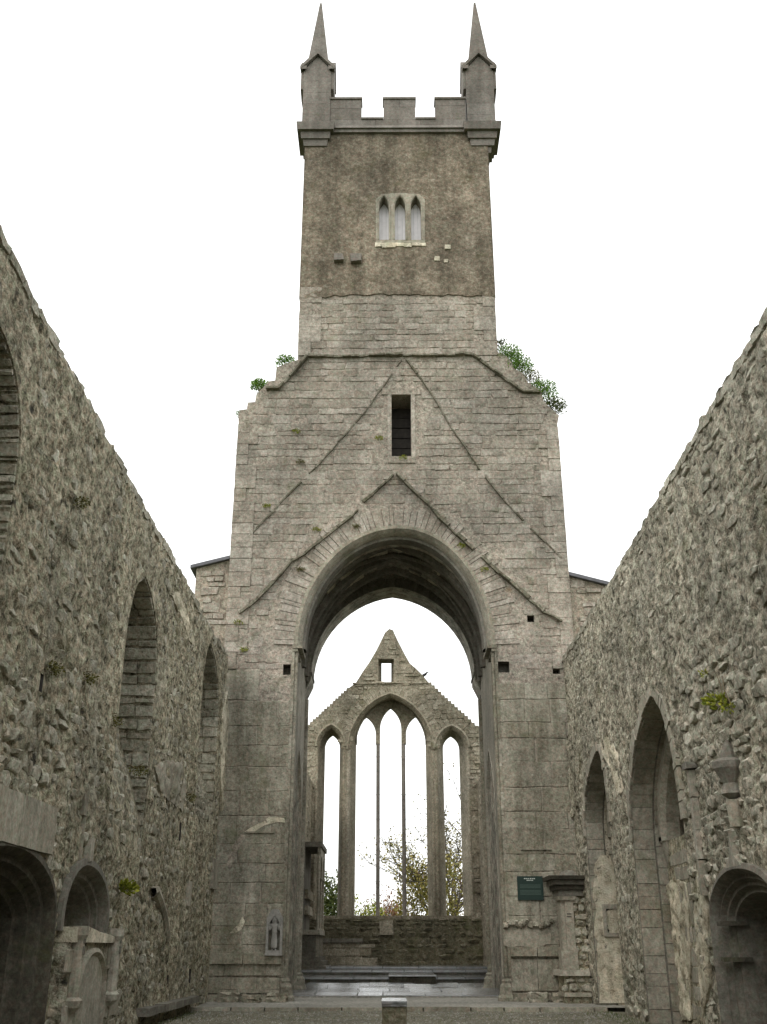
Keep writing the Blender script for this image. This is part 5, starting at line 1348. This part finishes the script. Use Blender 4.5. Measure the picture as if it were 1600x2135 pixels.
Eg = [(0, 1), (1, 2), (2, 3), (0, 4), (4, 5), (5, 6), (6, 7), (7, 8), (5, 9), (9, 10), (10, 11), (11, 12), (12, 13), (5, 14), (14, 15), (15, 16), (16, 17), (17, 18)]
fig = skin_figure('friar_figure', J, Eg, M['carving'], cf_)
for s in (-1, 1):          # open hands: palm, four fingers and a thumb
    m = MB(); bx_, bt = s * .122, .72
    m.add([fp(bx_ - .018, bt, .165), fp(bx_ + .018, bt, .165), fp(bx_ + .022, bt + .045, .175), fp(bx_ - .022, bt + .045, .175), fp(bx_ - .018, bt, .185), fp(bx_ + .018, bt, .185), fp(bx_ + .022, bt + .045, .19), fp(bx_ - .022, bt + .045, .19)],
          [(0, 3, 2, 1), (4, 5, 6, 7), (0, 1, 5, 4), (1, 2, 6, 5), (2, 3, 7, 6), (3, 0, 4, 7)])
    for k, l in enumerate((.030, .040, .042, .034)):
        xx = bx_ - .0165 + k * .011; m.tube([fp(xx, bt + .044, .182), fp(xx + (k - 1.5) * .002, bt + .044 + l * .6, .186), fp(xx + (k - 1.5) * .003, bt + .044 + l, .194)], [.0055, .005, .0035], 5)
    m.tube([fp(bx_ - s * .018, bt + .012, .182), fp(bx_ - s * .032, bt + .03, .19), fp(bx_ - s * .034, bt + .048, .195)], [.006, .0055, .004], 5)
    m.build('hand', M['carving'], fig)
m = MB()                   # hood behind the head, nose and brow, cord at the waist
hc = PT.pt(cu, Z(.89), .10)
m.lathe(hc.x, hc.y, [(.065, Z(.78)), (.075, Z(.84)), (.07, Z(.92)), (.045, Z(.985)), (.01, Z(1.01))], 12, sy=.8); m.build('hood', M['carving'], fig, smooth=True)
m = MB(); m.add([fp(-.008, .865, .172), fp(.008, .865, .172), fp(0, .905, .172), fp(0, .868, .19)], [(0, 1, 3), (1, 2, 3), (2, 0, 3)]); m.build('nose', M['carving'], fig)
for s in (-1, 1):
    m = MB(); m.add([fp(s * .018 - .009, .905, .168), fp(s * .018 + .009, .905, .168), fp(s * .018 + .009, .915, .17), fp(s * .018 - .009, .915, .17), fp(s * .018, .91, .178)], [(0, 1, 4), (1, 2, 4), (2, 3, 4), (3, 0, 4)]); m.build('eye', M['dark_dressed'], fig)
m = MB(); m.pbox(PT, cu - .014, cu + .014, Z(.84), Z(.846), .16, .177); m.build('mouth', M['dark_dressed'], fig)
m = MB(); c_ = PT.pt(cu, 0, .10); m.lathe(c_.x, c_.y, [(.083, Z(.515)), (.09, Z(.525)), (.083, Z(.535))], 14, sy=.8); m.tube([fp(.02, .52, .17), fp(.022, .4, .175), fp(.02, .28, .175)], .007, 5); m.build('rope_belt', M['carving'], fig)
for s in (-1, 1):
    m = MB(); m.add([fp(s * .04 - .025, .0, .10), fp(s * .04 + .025, .0, .10), fp(s * .045 + .02, .0, .185), fp(s * .045 - .02, .0, .185), fp(s * .04 - .02, .035, .10), fp(s * .04 + .02, .035, .10), fp(s * .045 + .014, .015, .18), fp(s * .045 - .014, .015, .18)],
          [(0, 3, 2, 1), (4, 5, 6, 7), (0, 1, 5, 4), (1, 2, 6, 5), (2, 3, 7, 6), (3, 0, 4, 7)]); m.build('foot', M['carving'], fig)

# ================================================================== BIRD
bp_ = PE.px(885, 1412); bq = PE.pt(bp_[0], bp_[1], -.3)
bird = thing('bird', bq, 'small black bird perched on the right slope of the far gable', 'bird')
J = [((0, 0, .16), .075), ((-.10, 0, .12), .06), ((-.2, 0, .07), .035), ((-.34, 0, .0), (.03, .012)), ((.08, 0, .22), .06), ((.12, 0, .28), .05), ((.16, 0, .30), .035), ((.23, 0, .29), .008)]
J = [(tuple(Vector(bq) + Vector(p) * 1.05), r) for p, r in J]
skin_figure('body', J, [(0, 1), (1, 2), (2, 3), (0, 4), (4, 5), (5, 6), (6, 7)], M['bird'], bird, 1)
for s in (-1, 1):
    m = MB(); m.add([bq + Vector(v) for v in ((.08, s * .075, .24), (-.08, s * .085, .17), (-.30, s * .03, .03), (-.10, s * .07, .09), (.05, s * .08, .14))], [(0, 1, 2, 3, 4)]); m.build('wing', M['bird'], bird)
    m = MB(); m.tube([bq + Vector((.0, s * .03, .11)), bq + Vector((.01, s * .03, -.02)), bq + Vector((.05, s * .03, -.03))], .009, 5); m.build('leg', M['bird'], bird)

# ================================================================== PLANTS ON THE MASONRY
def tuft(px_, P, n, rad, size, label, mat='leaf', cat='plant', group=None, stems=0, d=-.25, nm='wall_plant', dirn=(0, 0, 1)):
    u, v = P.px(*px_, d); k = 2.6 if nm == 'wall_plant' else 3.0
    return clump(nm, P.pt(u, v, d), label, cat, int(n * k * 1.6), rad, size / 1.9, M[mat], group, stems, dirn, .7 if nm == 'wall_plant' else .45)
tuft((594, 764), PT, 120, .32, .12, 'low green fern tuft on the upper step of the left tower shoulder', stems=2)
tuft((541, 814), PT, 130, .28, .14, 'spiky fern tuft halfway down the left tower shoulder', stems=6)
tuft((501, 868), PT, 40, .14, .10, 'tiny plant at the lowest corner of the left tower shoulder')
tuft((1046, 722), PT, 40, .20, .11, 'small dark sprig against the tower just above the right shoulder', 'hedge', stems=3)
tuft((1062, 757), PT, 480, .50, .10, 'bright green clump with dry stems at the top of the right tower shoulder', stems=7)
tuft((1084, 779), PT, 460, .48, .10, 'green leafy clump below the topmost one on the right tower shoulder', stems=5)
tuft((1106, 804), PT, 260, .42, .09, 'small green tuft midway down the right tower shoulder', 'moss', stems=1)
tuft((1132, 832), PT, 480, .50, .10, 'bright bushy plant on the lower part of the right tower shoulder', 'leaf', stems=3)
tuft((1158, 860), PT, 260, .40, .11, 'dark green fern at the lowest corner of the right tower shoulder', 'hedge', stems=2)
for q, lab in (((618, 902), 'moss tuft high on the left of the tower face'), ((627, 966), 'moss tuft beside the left roof scar on the tower face'), ((556, 1058), 'flat moss patch low on the left edge of the tower face'), ((790, 916), 'moss tuft left of the dark slit window'),
               ((840, 957), 'moss strip on the sill of the dark slit window'), ((745, 1100), 'yellow moss tuft by the arch stones, left of its crown'), ((660, 1107), 'moss tuft above the left haunch of the great arch'), ((627, 1190), 'mossy ledge beside the left haunch of the great arch'),
               ((498, 1300), 'moss tuft at the left end of the lowest roof scar'), ((962, 1140), 'moss tuft above the right haunch of the great arch'), ((1010, 1190), 'moss tuft beside the right haunch of the great arch'), ((510, 1357), 'moss tuft on the left pier under the lowest roof scar')):
    tuft(q, PT, 34, .13, .07, lab, 'moss' if q[0] % 2 else 'yleaf', 'moss', None, 0, .02, 'moss_tuft', (0, -1, .2))
tuft((258, 1856), PL, 45, .15, .14, 'yellow green plant low on the left wall beside the pointed niche', 'yleaf', 'plant', None, 0, .08, 'wall_plant', (.7, 0, .5))
tuft((1505, 1470), PR, 30, .17, .14, 'straggling green plant on the right wall above the tall arch', 'yleaf', 'plant', None, 2, .08, 'wall_plant', (-.7, 0, .5))
tuft((1523, 1476), PR, 16, .09, .09, 'yellow flower sprig beside the straggling plant on the right wall', 'yleaf', 'plant', None, 1, .10, 'wall_plant', (-.7, 0, .2))
tuft((1472, 1405), PR, 14, .07, .07, 'small yellow flower high on the right wall', 'yleaf', 'plant', None, 0, .08, 'wall_plant', (-.8, 0, .2))
for q, lab in (((100, 1390), 'moss tuft left of the blocked lancet, highest on the left wall'), ((172, 1410), 'dark moss streak left of the blocked lancet'), ((285, 1604), 'moss tuft at the sill of the blocked lancet'), ((390, 1660), 'moss tuft under the far lancet of the left wall'), ((155, 1045), 'orange moss tuft high on the left wall'), ((230, 1500), 'moss tuft below left of the blocked lancet')):
    tuft(q, PL, 70, .17, .06, lab, 'moss', 'moss', None, 0, -.03, 'moss_tuft', (.5, 0, -.3))

# ================================================================== BEYOND THE GABLE
def terrain():
    m = MB(); gx, gy = np.meshgrid(np.linspace(-60, 60, 61), np.linspace(58, 170, 40))
    gz = -.1 + 4.2 * np.clip((gy - 62) / 60, 0, 1) ** .8 + 1.6 * fbm(gx * .06, gy * .06, 8, 3) * np.clip((gy - 60) / 20, 0, 1)
    m.v = [tuple(p) for p in np.stack([gx.ravel(), gy.ravel(), gz.ravel()], 1)]
    for j in range(39):
        for i in range(60): a = j * 61 + i; m.f.append((a, a + 1, a + 62, a + 61))
    return tag(m.build('grassy_hill', M['grass'], None, smooth='all'), kind='structure')
terrain()

def tree(loc, label, height, seed, leaf=None, nleaf=0, cat='tree', spread=.5, levels=6, trunk=.16, leaf_low=1.0, lsize=.16, group=None, name='bare_tree', lean=(0, 0), branch0=.22):
    r = random.Random(seed); root = thing(name, loc, label, cat, group); tr = MB(); br = MB(); lf = MB(); L0 = Vector(loc); tips = []
    def grow(p, d, l, rad, lev):
        n = 3; path = [p]; q = p; dd = d.copy()
        for k in range(n):
            dd = (dd + Vector((r.gauss(0, .14), r.gauss(0, .14), r.gauss(.05, .10)))).normalized(); q = q + dd * l / n; path.append(q)
        (tr if lev == 0 else br).tube(path, [rad * (1 - .4 * k / n) for k in range(n + 1)], 7 if lev == 0 else (5 if lev < 3 else 3))
        if lev >= levels or rad < .004: tips.append((q, dd)); return
        if lev >= 2: tips.append((path[2], dd))
        nb = r.choice((2, 3, 3)) if lev > 0 else 5
        for b in range(nb):
            a = r.uniform(0, 6.3); o = dd.orthogonal().normalized(); o = Matrix.Rotation(a, 3, dd) @ o
            sp = spread * r.uniform(.6, 1.4); nd = (dd + o * sp + Vector((lean[0], lean[1], .08)) * .3).normalized()
            t = r.uniform(.45, 1) if b else 1.0; k = min(int(t * n), n - 1); s = path[k] + (path[k + 1] - path[k]) * (t * n - k)
            grow(s, nd, l * r.uniform(.62, .86), rad * (.58 if b else .68), lev + 1)
    grow(L0, Vector((lean[0] * .4, lean[1] * .4, 1)).normalized(), height * branch0, trunk, 0)
    tr.build('trunk', M['bark'], root, smooth=True); br.build('branches', M['bark'], root)
    if leaf and nleaf:
        for k in range(nleaf):
            p, d = r.choice(tips)
            if r.random() < (p.z - L0.z) / height * leaf_low: continue
            p = p + Vector((r.gauss(0, .18), r.gauss(0, .18), r.gauss(-.05, .2)))
            t = Vector((r.gauss(0, 1), r.gauss(0, 1), r.gauss(-.3, .7))).normalized(); s = t.orthogonal().normalized(); s = Matrix.Rotation(r.uniform(0, 6), 3, t) @ s
            l = lsize * r.uniform(.6, 1.3); lf.add([p, p + t * l * .5 + s * l * .3, p + t * l, p + t * l * .5 - s * l * .3], [(0, 1, 2, 3)])
        lf.build('leaves', M[leaf], root)
    return root
def gp(px_, Y): p = Plane((0, Y, 0), (1, 0, 0), (0, -1, 0)).px(px_, 1900); return p[0]
tree((gp(932, 62), 62, .1), 'taller bare tree with thin twigs and yellowing leaves, behind the right lancet', 14.5, 3, 'autumn', 6000, spread=.5, leaf_low=1.1, lsize=.15, lean=(-.02, 0))
tree((gp(942, 60), 60, .0), 'bare tree with yellow lower leaves behind the pier, right of the mullions', 11.0, 11, 'autumn', 6500, spread=.38, leaf_low=1.15, lsize=.15, lean=(.02, 0))
tree((gp(925, 70), 70, .6), 'red brown half bare tree in the background behind the yellow leaved ones', 9.0, 21, 'redleaf', 4200, spread=.6, leaf_low=.9, lsize=.17)
tree((gp(818, 84), 84, 1.5), 'low bare tree with red brown twigs seen through the middle light', 4.2, 31, 'redleaf', 1600, spread=.7, levels=6, trunk=.11, lsize=.13)
tree((gp(768, 88), 88, 1.8), 'low bare tree rising over the hill in the left light of the window', 3.4, 37, 'redleaf', 500, spread=.7, trunk=.10, lsize=.13)
tree((gp(790, 95), 95, 2.3), 'small bare tree behind the left mullion', 3.4, 41, None, 0, spread=.75, trunk=.10)
tree((gp(692, 80), 80, 1.2), 'bare twiggy tree rising behind the evergreen bush in the left lancet', 5.4, 45, 'redleaf', 700, spread=.6, trunk=.12, lsize=.14)
def bush(loc, label, rx, rz, n, mat, size, seed, name='bush', cat='bush'):
    r = random.Random(seed); root = thing(name, loc, label, cat); m = MB(); L0 = Vector(loc)
    lobes = [(Vector((r.uniform(-.6, .6) * rx, r.uniform(-.4, .4) * rx, rz * r.uniform(.35, .75))), r.uniform(.35, .6)) for _ in range(9)]
    for k in range(n):
        c, s = r.choice(lobes); d = Vector((r.gauss(0, 1), r.gauss(0, 1), r.gauss(0, 1))).normalized(); q = L0 + c + Vector((d.x * rx * s, d.y * rx * s, d.z * rz * s)) * r.uniform(.7, 1.05)
        if q.z < L0.z: q.z = L0.z + r.random() * .3
        t = (d + Vector((r.gauss(0, .6), r.gauss(0, .6), r.gauss(0, .6)))).normalized(); s2 = t.orthogonal().normalized(); s2 = Matrix.Rotation(r.uniform(0, 6), 3, t) @ s2; l = size * r.uniform(.6, 1.4)
        m.add([q, q + t * l * .5 + s2 * l * .3, q + t * l, q + t * l * .5 - s2 * l * .3], [(0, 1, 2, 3)])
    m.build('foliage', M[mat], root); m = MB()
    for k in range(7): a = r.uniform(0, 6.3); m.tube([L0, L0 + Vector((math.cos(a) * rx * .3, math.sin(a) * rx * .3, rz * .5)), L0 + Vector((math.cos(a) * rx * .6, math.sin(a) * rx * .6, rz * .9))], [.05, .03, .01], 4)
    m.build('stems', M['bark'], root); return root
bush((gp(688, 60), 60, .0), 'rounded evergreen bush beyond the left lancet', 1.5, 4.2, 6000, 'hedge', .16, 3)
bush((gp(757, 66), 66, .3), 'low yellow green shrub beyond the left light of the window', 1.6, 3.3, 3600, 'yleaf', .14, 4)
bush((gp(815, 70), 70, .4), 'low red brown shrub beyond the middle light of the window', 1.8, 3.6, 3000, 'redleaf', .13, 5)
bush((gp(868, 58), 58, .0), 'yellow shrub beyond the right light of the window', 1.1, 4.4, 3600, 'autumn', .13, 6)
bush((gp(935, 57), 57, .0), 'yellow shrub at the foot of the tree in the right lancet', 1.2, 5.0, 3600, 'autumn', .13, 7)

# loose gravel and grass blades on the nave floor
m = MB(); gs = MB(); r = random.Random(5)
for k in range(5200):
    y = 17 + 8 * r.random() ** .7; x = r.uniform(LX + .05, RX - .05); q = .012 + .02 * r.random() ** 2; z = .03 * float(fbm(np.array([x * 1.7]), np.array([y * 1.7]), 3, 4)[0])
    vs = [(x + q * r.uniform(.6, 1.2) * math.cos(a) , y + q * r.uniform(.6, 1.2) * math.sin(a), z - .005) for a in (0, 1.5, 3.1, 4.6)]
    m.add(vs + [(x + q * .2, y, z + q * r.uniform(.5, 1.1))], [(0, 1, 4), (1, 2, 4), (2, 3, 4), (3, 0, 4)])
tag(m.build('loose_gravel', M['gravel'], None), kind='stuff')
for k in range(2600):
    e = r.random(); y = 16 + 9.05 * r.random()
    x = r.choice((LX + .05 + abs(r.gauss(0, .35)), RX - .05 - abs(r.gauss(0, .35)), r.uniform(LX, RX)))
    if not LX < x < RX: continue
    if .3 < x - LX < 8.5 and float(fbm(np.array([x * .9]), np.array([y * .9]), 15, 2)[0]) < .12: continue
    z = .03 * float(fbm(np.array([x * 1.7]), np.array([y * 1.7]), 3, 4)[0]); h = r.uniform(.02, .07); a = r.uniform(0, 6.3); w = .006
    gs.add([(x - w * math.cos(a), y - w * math.sin(a), z - .01), (x + w * math.cos(a), y + w * math.sin(a), z - .01), (x + r.gauss(0, .02), y + r.gauss(0, .02), z + h)], [(0, 1, 2)])
tag(gs.build('grass', M['hedge'], None), kind='stuff')
# fallen stones at the foot of the piers
for k, (x, y, w, h) in enumerate(((-4.1, 27.35, .5, .2), (-3.5, 27.3, .42, .16), (-2.95, 27.4, .5, .18), (3.4, 27.45, .45, .2), (3.95, 27.4, .5, .2))):
    lab = ('broken footing stone in the left corner of the tower pier', 'second broken footing stone from the left wall', 'footing stone beside the left arch base', 'footing stone beside the right arch base', 'broken footing stone between the arch base and the wall monument')[k]
    o = rough_block(x, x + w, y, y + .35, .02, .075 + h, .035, 'footing_stone', M['pier_stone'], None); tag(o, lab, 'stone', 'footing stones before the tower piers')
